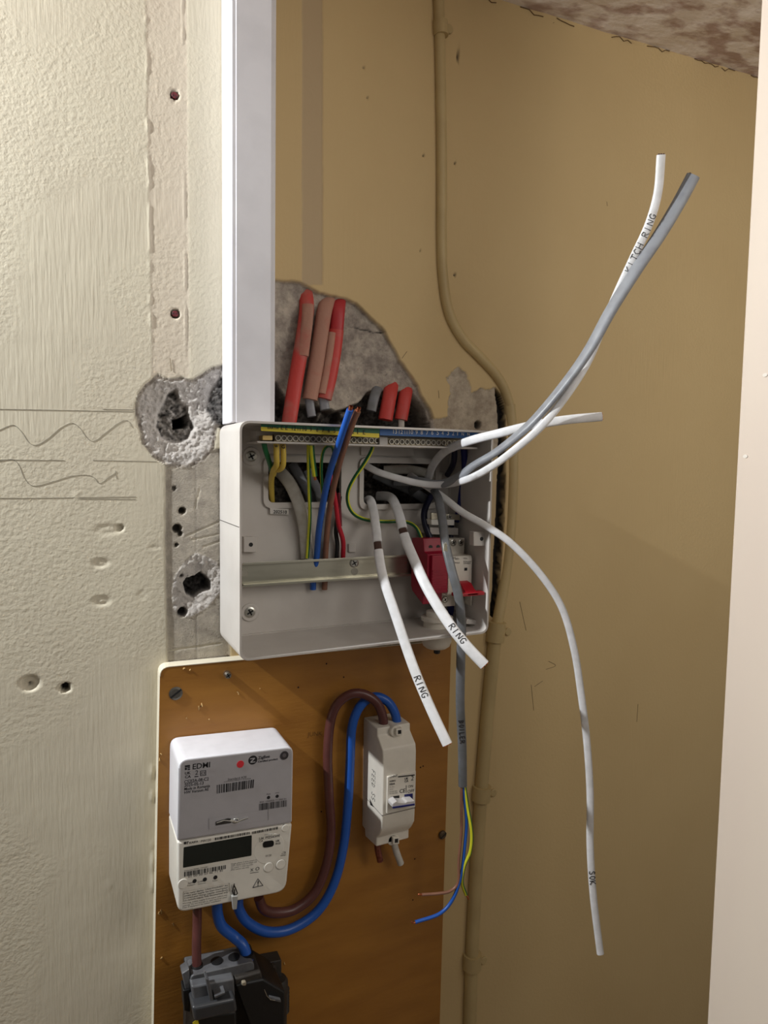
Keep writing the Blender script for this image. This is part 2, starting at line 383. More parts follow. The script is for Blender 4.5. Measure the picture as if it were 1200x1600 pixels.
# second crater
E1 = [(267, 930), (270, 905), (284, 880), (306, 862), (316, 866), (340, 878), (350, 900), (345, 925), (328, 948), (300, 966), (280, 966), (270, 950)]
s = sdist(E1, X, Z) + j1 * .25
a = sm(0, .0015, s); grey = np.maximum(grey, a); depth(.0012 + .0035 * sm(.001, .02, s) + fbm(X, Z, 200, 4, 2) * .0028 + j2 * .0022, a); rough_ = np.where(a > .5, .9, rough_)
s = sdist([(286, 912), (291, 903), (305, 901), (314, 893), (330, 908), (331, 922), (318, 926), (303, 936), (291, 930)], X, Z) + j1 * .3
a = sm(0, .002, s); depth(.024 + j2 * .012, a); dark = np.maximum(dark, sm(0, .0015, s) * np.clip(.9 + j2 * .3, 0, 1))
# exposed patch above the right of the box
F1 = [(697, 590), (706, 580), (717, 573), (731, 583), (734, 600), (738, 612), (752, 606), (764, 608), (775, 604), (782, 622), (788, 650), (790, 705), (668, 700), (672, 656), (699, 650), (702, 622), (703, 602)]
s = sdist(F1, X, Z) + j1 * .9 + j2 * .003
a = sm(0, .001, s); grey = np.maximum(grey, a * .8); depth(.0018 + fbm(X, Z, 120, 4, 5) * .0015, a)
# strip between the box and the chased edge
s = sdist([(690, 690), (785, 690), (778, 830), (768, 990), (690, 990)], X, Z) + j1 * .2
a = sm(0, .002, s); depth(.003, a); tone2 = np.maximum(tone2, a * .7)
# chased crack along the conduit
G1 = [(774, 604), (784, 618), (790, 640), (790, 700), (790, 760), (787, 830), (783, 880), (780, 925), (775, 970), (768, 962), (772, 900), (776, 830), (779, 760), (781, 700), (779, 645)]
s = sdist(G1, X, Z) + j1 * .35
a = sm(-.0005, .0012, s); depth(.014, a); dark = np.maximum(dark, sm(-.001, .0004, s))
# round holes: px,py,radius px,depth,darkness
for px, py, rp, dp, dk in [(285, 798, 6, .012, .85), (277, 826, 7, .012, .85), (282, 834, 4, .008, .8), (276, 852, 2.6, .006, .8), (285, 957, 8, .014, .95), (102, 1075, 7.5, .014, .97), (47, 1068, 13, .0035, .12), (47, 1070, 3.5, .008, .6),
                           (272, 763, 4, .004, .7), (284, 900, 2.5, .006, .8), (748, 664, 7, .012, .95), (716, 86, 2.5, .004, .8), (711, 255, 1.8, .004, .8), (711, 430, 2.8, .004, .8), (662, 242, 1.6, .003, .7), (657, 391, 1.8, .003, .6),
                           (568, 105, 2, .002, .5), (574, 153, 2, .002, .5), (273, 148, 7, .006, .6), (274, 490, 7.5, .006, .5), (187, 825, 6, .003, .25), (357, 1028, 3, .003, .8)]:
    c = W(px, py); rr = rp * .00072 * (1 if px < 400 else 1.15); q = np.hypot(X - c.x, (Z - c.z)) + j1 * .15
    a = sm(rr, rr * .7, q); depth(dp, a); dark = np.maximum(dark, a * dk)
for px, py, a_, b_, dp in [(158, 880, 13, 8, .0028), (159, 939, 14, 9, .003), (168, 828, 22, 10, .0014), (243, 855, 9, 4, .001), (222, 930, 8, 9, .0009), (120, 775, 3, 12, -.0008), (72, 1374, 4, 5, -.001), (105, 1405, 2, 7, -.0009), (170, 1383, 3, 4, -.001)]:
    c = W(px, py); q = np.hypot((X - c.x) / (a_ * .00068), (Z - c.z) / (b_ * .00068)); Hh += sm(1.15, .5, q) * .5 * (dp * (1 - .5 * sm(.5, 0, q)) + abs(dp) * fbm(X, Z, 300, 2, 3) * .5)
# chipped plaster along the board's left edge
ch = np.exp(-((X - (W(236, 1100).x - .0)) / .002) ** 2) * sm(.1, .2, fbm(X * 0, Z, 40, 3, 2)) * sm(-.02, -.04, Z); Hh -= ch * .0022
# scratches on the grey patch
for p, q in [((292, 838), (342, 816)), ((300, 844), (342, 835)), ((318, 855), (344, 846)), ((305, 795), (312, 765)), ((262, 1018), (345, 1006))]:
    a, b = W(*p), W(*q); e = np.array([b.x - a.x, b.z - a.z]); t = np.clip(((X - a.x) * e[0] + (Z - a.z) * e[1]) / (e @ e), 0, 1)
    q = np.hypot(X - a.x - t * e[0], Z - a.z - t * e[1]); m_ = sm(.0012, .0003, q); Hh += m_ * .0006; grey *= (1 - m_ * .6)
ny, nx = X.shape
co = np.stack([X, Hh, Z], -1).reshape(-1, 3).astype(np.float32)
ii = np.arange(ny * nx).reshape(ny, nx); fc = np.stack([ii[:-1, :-1], ii[:-1, 1:], ii[1:, 1:], ii[1:, :-1]], -1).reshape(-1, 4)
me = bpy.data.meshes.new('wall_back'); me.vertices.add(len(co)); me.vertices.foreach_set('co', co.ravel())
me.loops.add(fc.size); me.loops.foreach_set('vertex_index', fc.ravel().astype(np.int32)); me.polygons.add(len(fc))
me.polygons.foreach_set('loop_start', np.arange(0, fc.size, 4, dtype=np.int32)); me.polygons.foreach_set('loop_total', np.full(len(fc), 4, dtype=np.int32))
me.update(calc_edges=True); me.validate(); me.shade_smooth()
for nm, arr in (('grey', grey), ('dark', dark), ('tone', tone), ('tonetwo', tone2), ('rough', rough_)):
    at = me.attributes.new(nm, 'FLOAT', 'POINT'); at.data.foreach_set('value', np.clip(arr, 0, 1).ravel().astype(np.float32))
wall = link(bpy.data.objects.new('wall_back', me)); wall['kind'] = 'structure'
wm = bpy.data.materials.new('painted_plaster'); wm.use_nodes = True; N = wm.node_tree; L = N.links; b = N.nodes['Principled BSDF']; b.inputs['Roughness'].default_value = .6
b.inputs['Specular IOR Level'].default_value = .3
def attr(n): a = N.nodes.new('ShaderNodeAttribute'); a.attribute_name = n; return a.outputs['Fac']
def noise(sc, det=5, vec=None, rough=.5):
    n = N.nodes.new('ShaderNodeTexNoise'); n.inputs['Scale'].default_value = sc; n.inputs['Detail'].default_value = det; n.inputs['Roughness'].default_value = rough
    L.new(vec if vec else geo.outputs['Position'], n.inputs['Vector']); return n.outputs[0]
def mixc(f, a, c):
    m = N.nodes.new('ShaderNodeMix'); m.data_type = 'RGBA'
    for i, v in ((0, f), (6, a), (7, c)):
        if isinstance(v, (tuple, float, int)): m.inputs[i].default_value = v
        else: L.new(v, m.inputs[i])
    return m.outputs[2]
def mrange(v, a, c, x=0., y=1.):
    m = N.nodes.new('ShaderNodeMapRange'); L.new(v, m.inputs[0])
    for i, q in enumerate((a, c, x, y)): m.inputs[i + 1].default_value = q
    return m.outputs[0]
def math_(op, a, c):
    m = N.nodes.new('ShaderNodeMath'); m.operation = op
    for i, v in enumerate((a, c)):
        if isinstance(v, (float, int)): m.inputs[i].default_value = v
        else: L.new(v, m.inputs[i])
    return m.outputs[0]
geo = N.nodes.new('ShaderNodeNewGeometry')
paint = mixc(attr('tone'), srgb((216, 208, 186)), srgb((204, 179, 132)))
paint = mixc(mrange(noise(7, 6), .35, .7, 0, .5), paint, mixc(attr('tone'), srgb((206, 196, 176)), srgb((197, 171, 124))))
paint = mixc(attr('tonetwo'), paint, srgb((186, 164, 130)))
paint = mixc(math_('MULTIPLY', attr('rough'), .35), paint, srgb((206, 188, 172)))
gcol = mixc(mrange(noise(45, 8, rough=.7), .38, .62), srgb((138, 128, 120)), srgb((192, 182, 168)))
gcol = mixc(math_('MULTIPLY', attr('rough'), .7), gcol, srgb((216, 210, 204)))
gcol = mixc(mrange(noise(260, 3), .62, .75, 0, .5), gcol, srgb((90, 84, 80)))
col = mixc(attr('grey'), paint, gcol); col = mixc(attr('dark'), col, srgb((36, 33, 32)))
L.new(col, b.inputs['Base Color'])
mp = N.nodes.new('ShaderNodeMapping'); mp.inputs['Scale'].default_value = (1, 1, .09); L.new(geo.outputs['Position'], mp.inputs[0])
stip = noise(230, 3); brush = noise(300, 3, mp.outputs[0])
bsel = mrange(noise(5, 2), .5, .58)
hgt = N.nodes.new('ShaderNodeMix'); hgt.data_type = 'FLOAT'; L.new(bsel, hgt.inputs[0]); L.new(stip, hgt.inputs[2]); L.new(math_('MULTIPLY', brush, .7), hgt.inputs[3])
h2 = math_('ADD', hgt.outputs[0], math_('MULTIPLY', noise(22, 3), 1.2))
h3 = math_('ADD', h2, math_('MULTIPLY', math_('MULTIPLY', noise(500, 5, rough=.7), attr('grey')), 3.0))
h4 = math_('MULTIPLY', h3, mrange(attr('tone'), 0, 1, 1, .45))
bp = N.nodes.new('ShaderNodeBump'); bp.inputs['Distance'].default_value = .0006; bp.inputs['Strength'].default_value = 1; L.new(h4, bp.inputs['Height']); L.new(bp.outputs[0], b.inputs['Normal'])
me.materials.append(wm)
# pencil marks on the wall, drawn on it
def wline(pts, n=10): return [tuple(v) for v in catmull([W(a, b_, .0002) for a, b_ in pts], n)]
tube_set('pencil_marks', [wline([(-40, 638), (0, 639), (110, 641), (211, 643)]), wline([(160, 639), (211, 640)]),
    wline([(-40, 717), (0, 718), (100, 719)]), wline([(145, 719), (245, 721)]), wline([(-40, 778), (60, 778), (130, 777), (212, 776)]), wline([(120, 779), (212, 780)]),
    wline([(-20, 680), (0, 671), (20, 664), (33, 674), (45, 691), (57, 695), (75, 685), (95, 668), (112, 661), (124, 668), (136, 684), (147, 689), (165, 676), (185, 661), (199, 657), (207, 668)]),
    wline([(-20, 722), (0, 720), (20, 718), (30, 728), (38, 747), (52, 759), (80, 753), (110, 744), (135, 742), (148, 747), (155, 755), (168, 747), (182, 737)]), wline([(180, 735), (182, 748)])], .00017, pencil, wall)
tube_set('scratch_marks', [wline([(866, 35), (864, 36)]), wline([(857, 1033), (868, 1040), (853, 1046)]), wline([(835, 1073), (848, 1064)]), wline([(830, 1070), (834, 1110)]), wline([(948, 315), (949, 322)]), wline([(997, 1100), (995, 1128)]), wline([(812, 940), (822, 985)]), wline([(628, 560), (636, 549)]), wline([(685, 610), (686, 622)]), wline([(266, 560), (268, 580)])], .0003, mat('scratch', (120, 104, 76), .8), wall)

# ---------------------------------------------------------------- ceiling, floor, side walls, door lining
zc = lambda x: .7937 + .0653 * (x - .357)
bmn = 60
V = []; F = []
xs = np.linspace(-.3, 1.5, 141); ys = np.linspace(0.003, -.42, 61)
for y in ys:
    for x in xs:
        V.append((x, y, zc(x) - .004 * math.exp(y / .012) * 0 + float(fbm(np.array(x), np.array(y), 25, 4, 1)) * .004))
for i in range(60):
    for j in range(140): F.append([i * 141 + j, i * 141 + j + 1, (i + 1) * 141 + j + 1, (i + 1) * 141 + j])
ceil_m = mat('distempered_ceiling', (236, 224, 212), .8, rgb2=(186, 160, 146), scale=20, amt=(.46, .6), bump=.0016, bscale=45, stretch=(1, 2.2, 1))
ce = mesh_obj('ceiling', V, F, ceil_m, None, True); ce['kind'] = 'structure'
edge_pts = []
for i in range(90):
    x = .3 + i * .0075; edge_pts.append((x, -.0006, zc(x) - .001 - .006 * random.random() ** 2))
tube_set('ceiling_edge_crack', [[edge_pts[k] for k in range(a_, a_ + random.randint(4, 9))] for a_ in (1, 12, 20, 33, 42, 55, 63, 72)], .0006, mat('crack_dirt', (112, 86, 54), .9), ce)
xj = W(1190, 0, .3).x
jb = prism_xz('trim_1', [(xj, -1.1), (xj + .045, -1.1), (xj + .045, zc(xj)), (xj, zc(xj))], .3, .48, jamb_m, None, .0012); jb['kind'] = 'structure'
for a_, b_ in ((1196, 586), (1165, 713)):
    p = WX(a_, b_, xj); disc = [(p.y + .0025 * math.cos(t), p.z + .0018 * math.sin(t)) for t in np.linspace(0, 6.28, 12, endpoint=False)]
    mesh_obj('filler_spot', [(xj - .0008, y, z) for y, z in disc] + [(xj + .001, y, z) for y, z in disc], [list(range(12))] + [[i, (i + 1) % 12, 12 + (i + 1) % 12, 12 + i] for i in range(12)], mat('filler', (244, 236, 226), .6), jb)
fl = mesh_obj('floor', [(-1.3, .02, -1.1), (1.5, .02, -1.1), (1.5, -1.6, -1.1), (-1.3, -1.6, -1.1)], [[0, 1, 2, 3]], mat('floor_boards', (120, 96, 70), .7, rgb2=(96, 76, 54), scale=8, stretch=(1, 8, 1))); fl['kind'] = 'structure'

# ---------------------------------------------------------------- painted conduit
cp = empty('conduit_pipe', W(690, 300), 'cream painted metal conduit running down wall and kinking around the box', 'pipe')
pa = [(683, -60, .0025), (686, 20, .0025), (688, 100, .0025), (690, 250, .0025), (690, 380, .0025), (693, 440, .0025), (702, 490, .0025), (722, 528, .0025), (748, 556, .0025), (772, 582, .002), (787, 606, .001), (796, 632, .0)]
pb = [(796, 632, .0), (801, 700, -.001), (799, 800, -.001), (792, 880, -.001), (783, 940, .001), (774, 990, .005)]
pc = [(774, 990, .005), (763, 1100, .005), (752, 1235, .005), (743, 1380, .005), (737, 1500, .005), (733, 1640, .005), (725, 1900, .005)]
sweep('upper_pipe', pa, .0132, .0132, tan_pipe, cp, sq=2); sweep('middle_pipe', pb, .0155, .012, tan_pipe, cp, sq=2); sweep('lower_pipe', pc, .0185, .0185, tan_pipe, cp, sq=2)
for p in [[(688, 34, .003), (689, 56, .003)], [(776, 972, .004), (773, 1002, .004)], [(753, 1228, .005), (751, 1250, .005)], [(738, 1490, .005), (737, 1512, .005)]]:
    w = .0185 if p[0][1] < 500 else .0265
    o = sweep('coupling', p, w, w, tan_pipe, cp, sq=2, n=4)
    x_, y_, _ = p[0]; q = W(x_ + (14 if y_ < 500 else 18), (p[0][1] + p[1][1]) / 2, .002)
    disc_y('saddle_lug', (q.x, q.z), .0055, -.001, .003, tan_pipe, o, bev=.001)

# ---------------------------------------------------------------- trunking
tr = empty('cable_trunking', (.003, 0, .243), 'white plastic cable trunking running up from the top of the open grey box', 'trunking')
x0, x1, zt = .0042, .0503, .775
box('trunking_base', x0, x1, 0, .040, .2405, zt, white_pvc, tr, .0008)
prism_xz('trunking_lid', [(x0 - .0006, .2405), (x1 + .0006, .2405), (x1 + .0006, zt), (x0 - .0006, zt)], .0385, .0455, white_pvc, tr, .0018)
box('lid_lip', x0 + .0045, x1 - .0045, .045, .0462, .2405, zt, white_pvc, tr, .0005)

# ---------------------------------------------------------------- red ducts and cables in the recess
def duct(path, w, m, label, m2=None, split=.5):
    d = empty('cable_duct', W(*path[0]), label, 'duct', 'red cable ducts in the wall recess')
    sweep('duct_sleeve', path, w, w * .62, m, d, sq=2.2)
    return d
duct([(476, 450, -.014), (479, 482, -.004), (473, 530, .001), (464, 582, .006), (457, 625, .011), (447, 690, .012)], .0172, duct_m, 'long red plastic cable duct in wall recess, nearest the white trunking')
sweep('mortar_smear', [(481, 476, -.001), (480, 500, .0035), (477, 525, .0050), (473, 556, .0075)], .0135, .006, duct_d, bpy.data.objects['cable_duct'], sq=2.2)
sweep('mortar_smear', [(519, 520, .004), (515, 550, .0052), (509, 585, .0062), (503, 615, .0072)], .009, .0075, duct_d, None, sq=2.2).name = 'pending_smear'
duct([(514, 464, -.014), (507, 486, -.003), (500, 530, .001), (493, 575, .003), (484, 624, .004)], .0178, duct_d, 'middle of three long mortar-smeared red ducts above the box')
duct([(530, 466, -.014), (528, 486, -.003), (525, 522, 0.0)], .0168, mat('bright_duct', (176, 44, 50), .45), 'dark red upper piece of the rightmost long duct in the recess')
duct([(525, 516, .001), (521, 550, .002), (514, 590, .003), (506, 623, .004)], .0185, duct_m, 'mortar-smeared red lower piece of the rightmost long duct in the recess')
duct([(612, 600, -.016), (608, 622, -.006), (602, 656, -.003)], .018, duct_m, 'left one of two short red ducts at right side of recess')
duct([(636, 602, -.016), (632, 624, -.007), (626, 656, -.004)], .017, duct_m, 'right one of two short red ducts at right side of recess')
tag(sweep('cable_end', [(482, 615, .0), (484, 632, .0), (487, 651, .003)], .0105, .006, sheath_g), 'grey cable end poking from the middle long red duct', 'cable')
tag(sweep('cable_end', [(504, 615, .0), (506, 628, .0), (508, 640, .002)], .0115, .006, sheath_g), 'short grey cable stub under the rightmost long red duct', 'cable')
tag(sweep('cable_end', [(590, 606, -.012), (585, 620, -.006), (580, 642, -.004)], .0125, .006, sheath_dg), 'flat dark grey cable stub left of the short red ducts', 'cable')
tag(sweep('cable_end', [(627, 650, -.006), (627, 668, -.004), (627, 690, -.004)], .008, .005, sheath_old), 'pale cable leaving the right short red duct', 'cable')
o = bpy.data.objects['pending_smear']; o.name = 'mortar_smear'; o.parent = bpy.data.objects['cable_duct.003']
for nm_, px, py, lb in (('wall_plug', 273, 148, 'small red wall plug near the top of the peeled strip'), ('wall_plug', 274, 490, 'small red wall plug above the crater in the peeled strip')):
    c = W(px, py); tag(disc_y(nm_, (c.x, c.z), .0034, -.005, -.0005, plug_m, None, seg=10, bev=.0006), lb, 'wall plug', 'red wall plugs in the peeled strip')

# ---------------------------------------------------------------- consumer unit
BW, BH, BD = .2986, .240, .0975
cu = empty('consumer_unit', (0, 0, 0), 'open pale grey consumer unit box with cables spilling out', 'consumer unit')
def ring_shell(name, outer, inner, d0, d1, m, parent):
    n = len(outer); V = []
    for p in (outer, inner):
        for d in (d0, d1): V += [(x, -d, z) for x, z in p]
    F = []
    for i in range(n):
        j = (i + 1) % n
        F += [[i, j, n + j, n + i], [2 * n + i, 3 * n + i, 3 * n + j, 2 * n + j], [n + i, n + j, 3 * n + j, 3 * n + i], [i, 2 * n + i, 2 * n + j, j]]
    o = mesh_obj(name, V, F, m, parent); o.data.shade_smooth(); o.data.set_sharp_from_angle(angle=math.radians(40)); return o
def rrect(x0, z0, x1, z1, r, n=6): return round_poly([(x0, z0), (x1, z0), (x1, z1), (x0, z1)], r, n)
ring_shell('box_shell', rrect(0, 0, BW, BH, .011), rrect(.0022, .0022, BW - .0022, BH - .0022, .009), .006, BD, box_pl, cu)
ring_shell('box_rear_lip', rrect(.0015, .0015, BW - .0015, BH - .0015, .010), rrect(.003, .003, BW - .003, BH - .003, .009), .0005, .0075, box_pl, cu)
k1 = [W(418, 724, .004), W(532, 724, .004), W(418, 785, .004)]; kx0, kx1, kz1, kz0 = .0545, .1441, .2000, .1535
kk0, kk1, kkz1, kkz0 = .1735, .2740, .2005, .1500
def plate_holes(name, outer, holes, d0, d1, m, parent):
    cu_ = bpy.data.curves.new('c', 'CURVE'); cu_.dimensions = '2D'; cu_.fill_mode = 'BOTH'; cu_.extrude = (d1 - d0) / 2
    for poly in [outer] + holes:
        s = cu_.splines.new('POLY'); s.points.add(len(poly) - 1); s.use_cyclic_u = True
        for k, (x, z) in enumerate(poly): s.points[k].co = (x, z, 0, 1)
    to = bpy.data.objects.new('c', cu_); COL.objects.link(to); dg = bpy.context.evaluated_depsgraph_get()
    me = bpy.data.meshes.new_from_object(to.evaluated_get(dg)); bpy.data.objects.remove(to)
    for v in me.vertices: v.co = Vector((v.co.x, -(d0 + d1) / 2 + -v.co.z, v.co.y))
    bm = bmesh.new(); bm.from_mesh(me); bmesh.ops.recalc_face_normals(bm, faces=bm.faces); bm.to_mesh(me); bm.free()
    me.materials.clear(); me.materials.append(m); me.name = name; return link(bpy.data.objects.new(name, me), parent)
plate_holes('back_panel', rrect(.002, .002, BW - .002, BH - .002, .009), [rrect(kx0, kz0, kx1, kz1, .007), rrect(kk0, kkz0, kk1, kkz1, .007)], .001, .004, box_pl, cu)
for a0, a1, c0, c1 in ((kx0, kx1, kz0, kz1), (kk0, kk1, kkz0, kkz1)):
    ring_shell('knockout_frame', rrect(a0 - .0055, c0 - .0065, a1 + .0055, c1 + .007, .011), rrect(a0, c0, a1, c1, .007), .004, .0075, box_pl, cu)
box('raised_pad', kx0 - .004, kx1 + .008, .004, .0062, kz1 + .009, kz1 + .022, box_pl, cu, .001)
box('raised_pad', kk0 - .004, kk1 - .03, .004, .0062, kkz1 + .009, kkz1 + .02, box_pl, cu, .001)
box('side_seam', -.0004, .0003, .006, BD - .002, W(350, 824, .09).z, W(350, 824, .09).z + .0006, greyink, cu)
for px, py in ((393, 713), (391, 957)):
    q = W(px, py, .006); disc_y('mounting_boss', (q.x, q.z), .0105, .003, .006, box_pl, cu, bev=.001); screw('mounting_screw', px, py, .006, .0062, parent=cu)
def boss(x0p, y0p, x1p, y1p, d0, d1):
    o = prism_px('lid_fixing_boss', [(x0p, y1p), (x1p, y1p), (x1p, y0p), (x0p, y0p)], d0, d1, box_pl, cu, bev=.0006)
    c = W((x0p + x1p) / 2 + 1, (y0p + y1p) / 2, d1); disc_y('screw_hole', (c.x, c.z), .0024, d1 - .001, d1 + .0002, black_m, o, seg=14); return o
boss(381, 839, 401, 863, .004, .012); boss(740, 831, 763, 853, .079, .088)
prism_px('latch_tab', [(728, 975), (752, 977), (752, 971), (730, 967)], .06, .075, box_pl, cu, bev=.0006)
prism_px('rail_screw_boss', [(545, 863), (556, 863), (556, 850), (545, 850)], .004, .007, box_pl, cu, bev=.0006)
# DIN rail
rail = empty('din_rail', (0, 0, 0)); rail.parent = cu; del rail['_at']
bpy.data.objects.remove(rail)
zr1, zr0 = .0885, .0615
prof = [(.010, zr1 - .005), (.010, zr0 + .005), (.0235, zr0 + .005), (.0235, zr0), (.0248, zr0), (.0248, zr0 + .0062), (.0113, zr0 + .0062), (.0113, zr1 - .0062), (.0248, zr1 - .0062), (.0248, zr1), (.0235, zr1), (.0235, zr1 - .005)]
prof = [(.014, zr0), (.026, zr0), (.026, zr0 + .0028), (.020, zr0 + .0030), (.020, zr1 - .0030), (.026, zr1 - .0028), (.026, zr1), (.0245, zr1), (.0245, zr1 - .0018), (.0185, zr1 - .002), (.0185, zr0 + .002), (.0245, zr0 + .0018), (.0245, zr0 + .0012), (.014, zr0 + .0012)]
rail = profile_x('din_rail', prof, .0215, BW - .02, steel, cu, .0003)
screw('rail_screw', 554, 880, .020, .0055, parent=rail); q = W(554, 893, .020); disc_y('keyhole', (q.x, q.z), .0045, .0195, .0202, mat('keyhole_grey', (150, 146, 134), .6), rail)
q = W(379, 890, .02); disc_y('end_keyhole', (q.x + .002, q.z - .004), .004, .0195, .0202, mat('keyhole_grey', (150, 146, 134), .6), rail)
for px in (400, 620): box('rail_standoff', W(px, 890, .01).x, W(px, 890, .01).x + .01, .004, .0185, zr0 + .004, zr1 - .004, box_pl, cu)
# terminal bars on their carrier
db = .066
def terminal_bar(name, xa, xb, ya, yb, n, m):
    bar = prism_px(name, [(xa - 6, ya + 6), (xb + 6, yb + 6), (xb + 6, yb - 6), (xa - 6, ya - 6)], db - .009, db, m, cu, bev=.0005)
    for i in range(n):
        t = i / (n - 1); px = xa + (xb - xa) * t; py = ya + (yb - ya) * t; c = W(px, py, db + .001)
        bpoly = lambda r: [(c.x + r * math.cos(2 * math.pi * k / 14), c.z + r * math.sin(2 * math.pi * k / 14)) for k in range(14)]
        ring_shell('terminal_ring', bpoly(.0031), bpoly(.0023), db, db + .0016, mat('terminal_rim', (206, 200, 186), .4, .2), bar)
        o = prism_xz('terminal_screw', bpoly(.0023), db, db + .0005, mat('terminal_dark', (92, 86, 76), .5, .5), bar)
    return bar
prism_px('bar_carrier', [(402, 692), (746, 702), (746, 699), (402, 689)], .03, .074, box_pl, cu, bev=.0005)
prism_px('bar_carrier_back', [(400, 690), (742, 700), (742, 683), (400, 673)], .03, .055, box_pl, cu, bev=.0005)
terminal_bar('earth_bar', 434.5, 589, 684.5, 688.5, 18, mat('bar_metal', (120, 110, 92), .4, .8))
terminal_bar('neutral_bar', 611.5, 718, 690, 692.5, 14, mat('bar_metal', (120, 110, 92), .4, .8))
prism_px('brass_clamp', [(410, 688), (426, 688), (426, 680), (410, 680)], db - .01, db + .003, brass, cu, bev=.0005)
prism_px('bar_spacer', [(593, 697), (606, 697), (606, 683), (593, 682)], db - .01, db + .004, box_pl, cu, bev=.0006)
dl = .086
prism_px('earth_label_green', [(408, 667), (593, 677.5), (593, 668.5), (408, 659)], dl - .001, dl, green_lab, cu)
prism_px('earth_label_yellow', [(408, 673), (592.5, 684), (592.5, 677.5), (408, 667)], dl - .001, dl, yellow_lab, cu)
prism_px('neutral_label', [(593.5, 680), (746, 685.5), (748, 675), (593.5, 668.5)], dl - .001, dl, blue_lab, cu)
for s_, px in [('EARTH', 418), ('E', 439), ('E', 446), ('12', 456), ('11', 465), ('10', 473), ('9', 484), ('8', 494), ('7', 503), ('6', 512), ('5', 521), ('4', 531), ('3', 541), ('2', 550), ('1', 558), ('E', 567)]:
    w = {'EARTH': 17, 'E': 3.5, '1': 1.2, '11': 4.2}.get(s_, 3.2 * len(s_)); yy = 670 + (px - 418) * .057; flat_text(s_, (px, yy), (px + w, yy + w * .057), dl, ink, cu, bold=.01)
for s_, px in [('13', 614), ('12', 623), ('11', 632), ('10', 639), ('9', 649), ('8', 657), ('7', 665.5), ('6', 673.5), ('5', 682), ('4', 689.5), ('3', 698), ('2', 706), ('1', 714), ('N', 721), ('N', 730)]:
    w = {'1': 1.3, '11': 4.2}.get(s_, {1: 3.6, 2: 6.2}[len(s_)]); yy = 677.5 + (px - 614) * .028; flat_text(s_, (px, yy), (px + w, yy + w * .03), dl, paper_w, cu, bold=.01)
prism_px('date_sticker', [(422, 803), (451, 804), (451, 795), (422, 794)], .0075, .0078, mat('sticker', (206, 202, 196), .6), cu)
flat_text('202510', (427, 802), (448, 802.7), .0079, ink, cu, bold=.015)
# cable gland through the floor of the box
g = W(681, 983, .05)
gl = lathe('cable_gland', [(.0165, .0022), (.0165, .010), (.0195, .0102), (.0195, .0145), (.0135, .0147), (.0135, .020), (.0128, .0215), (.009, .0218)], g.x, -.052, encl_white, cu, 8 * 4)
lathe('gland_dome', [(.0172, 0), (.0172, -.006), (.0185, -.0065), (.0185, -.0155), (.0165, -.0215), (.0125, -.0245), (.008, -.0255)], g.x, -.052, encl_white, gl)
lathe('gland_stub', [(.004, -.024), (.004, -.031), (.003, -.032)], g.x + .001, -.052, black_m, gl, 12)

# ---------------------------------------------------------------- surge protector and main switch
sx0 = W(642, 880, .025).x; sx1 = W(700, 890, .07).x
sp = empty('surge_protector', (sx0, -.026, .05), 'dark red surge protection module clipped to the right of the metal rail', 'surge protector')
def zx(px, py, d): return W(px, py, d).z
zt_, zb_ = W(643, 838, .03).z, W(640, 950, .06).z
zA, zB = W(690, 866, .07).z, W(690, 928, .07).z
profile_x('module_body', [(.0262, zt_ - .002), (.055, zt_), (.058, zA + .002), (.066, zA), (.066, zB), (.058, zB - .001), (.057, zb_ + .002), (.03, zb_ + .014), (.0262, zb_ + .02)], sx0, sx1, red_pl, sp, .0007)
profile_x('plug_in_cartridge', [(.06, zA - .001), (.0705, zA - .001), (.0705, zB + .001), (.06, zB + .001)], sx0 + .004, sx1 - .0006, red_pl, sp, .0007)
for i in range(8): box('grip_rib', sx0 + .005, sx1 - .001, .0705, .0713, zB + .003 + i * .0035, zB + .0045 + i * .0035, red_pl, sp)
for k in (.35, .75):
    disc_y('terminal_hole', (sx0 + (sx1 - sx0) * k, zt_ - .011), .0028, .054, .0572, black_m, sp, seg=16)
ms0, ms1 = sx1 + .0006, W(741, 890, .072).x
ms = empty('main_switch', (ms0, -.026, .06), 'white two-pole main switch with red lever beside the red module', 'main switch')
zu1, zu0 = W(715, 841, .05).z, W(720, 866, .055).z; zl0, zl1 = W(710, 946, .05).z, W(710, 925, .055).z
profile_x('switch_body', [(.0262, zu1 - .001), (.052, zu1), (.052, zu0), (.068, zu0), (.070, zu0 - .004), (.070, zl1 + .004), (.068, zl1), (.052, zl1), (.052, zl0), (.0262, zl0 + .001)], ms0, ms1 - .002, encl_white, ms, .0007)
zm = W(725, 925, .08).z
profile_x('switch_lever', [(.068, zm + .012), (.079, zm + .010), (.086, zm + .004), (.094, zm + .001), (.094, zm - .002), (.080, zm - .001), (.068, zm + .002)], ms0 + .012, ms1 - .008, red_tog, ms, .0008)
profile_x('lever_bar', [(.084, zm + .002), (.094, zm + .0015), (.094, zm - .0025), (.084, zm - .002)], ms0 - .004, ms1 + .001, red_tog, ms, .0008)
for px in (709, 721): screw('terminal_screw', px, 848, .052, .0042, parent=ms)
screw('lower_terminal_screw', 696, 937, .052, .0042, parent=ms)
box('status_window', ms1 - .013, ms1 - .009, .0695, .0703, zu0 - .018, zu0 - .0145, black_m, ms)
flat_text('100A', (724, 873.5), (730, 873.7), .0702, greyink, ms); flat_text('BS EN 60947', (724, 878), (736, 878.6), .0702, greyink, ms); flat_text('230/400V', (724, 881), (735, 881.4), .0702, greyink, ms)
flat_text('Main', (708, 874), (717, 874.5), .0702, greyink, ms); flat_text('Switch', (709, 880), (718, 880.5), .0702, greyink, ms)
for x_ in (.35, .8): box('side_leg', ms0 + (ms1 - ms0) * x_ + .007, ms0 + (ms1 - ms0) * x_ + .009, .052, .066, zl0 + .002, zl1, encl_white, ms)
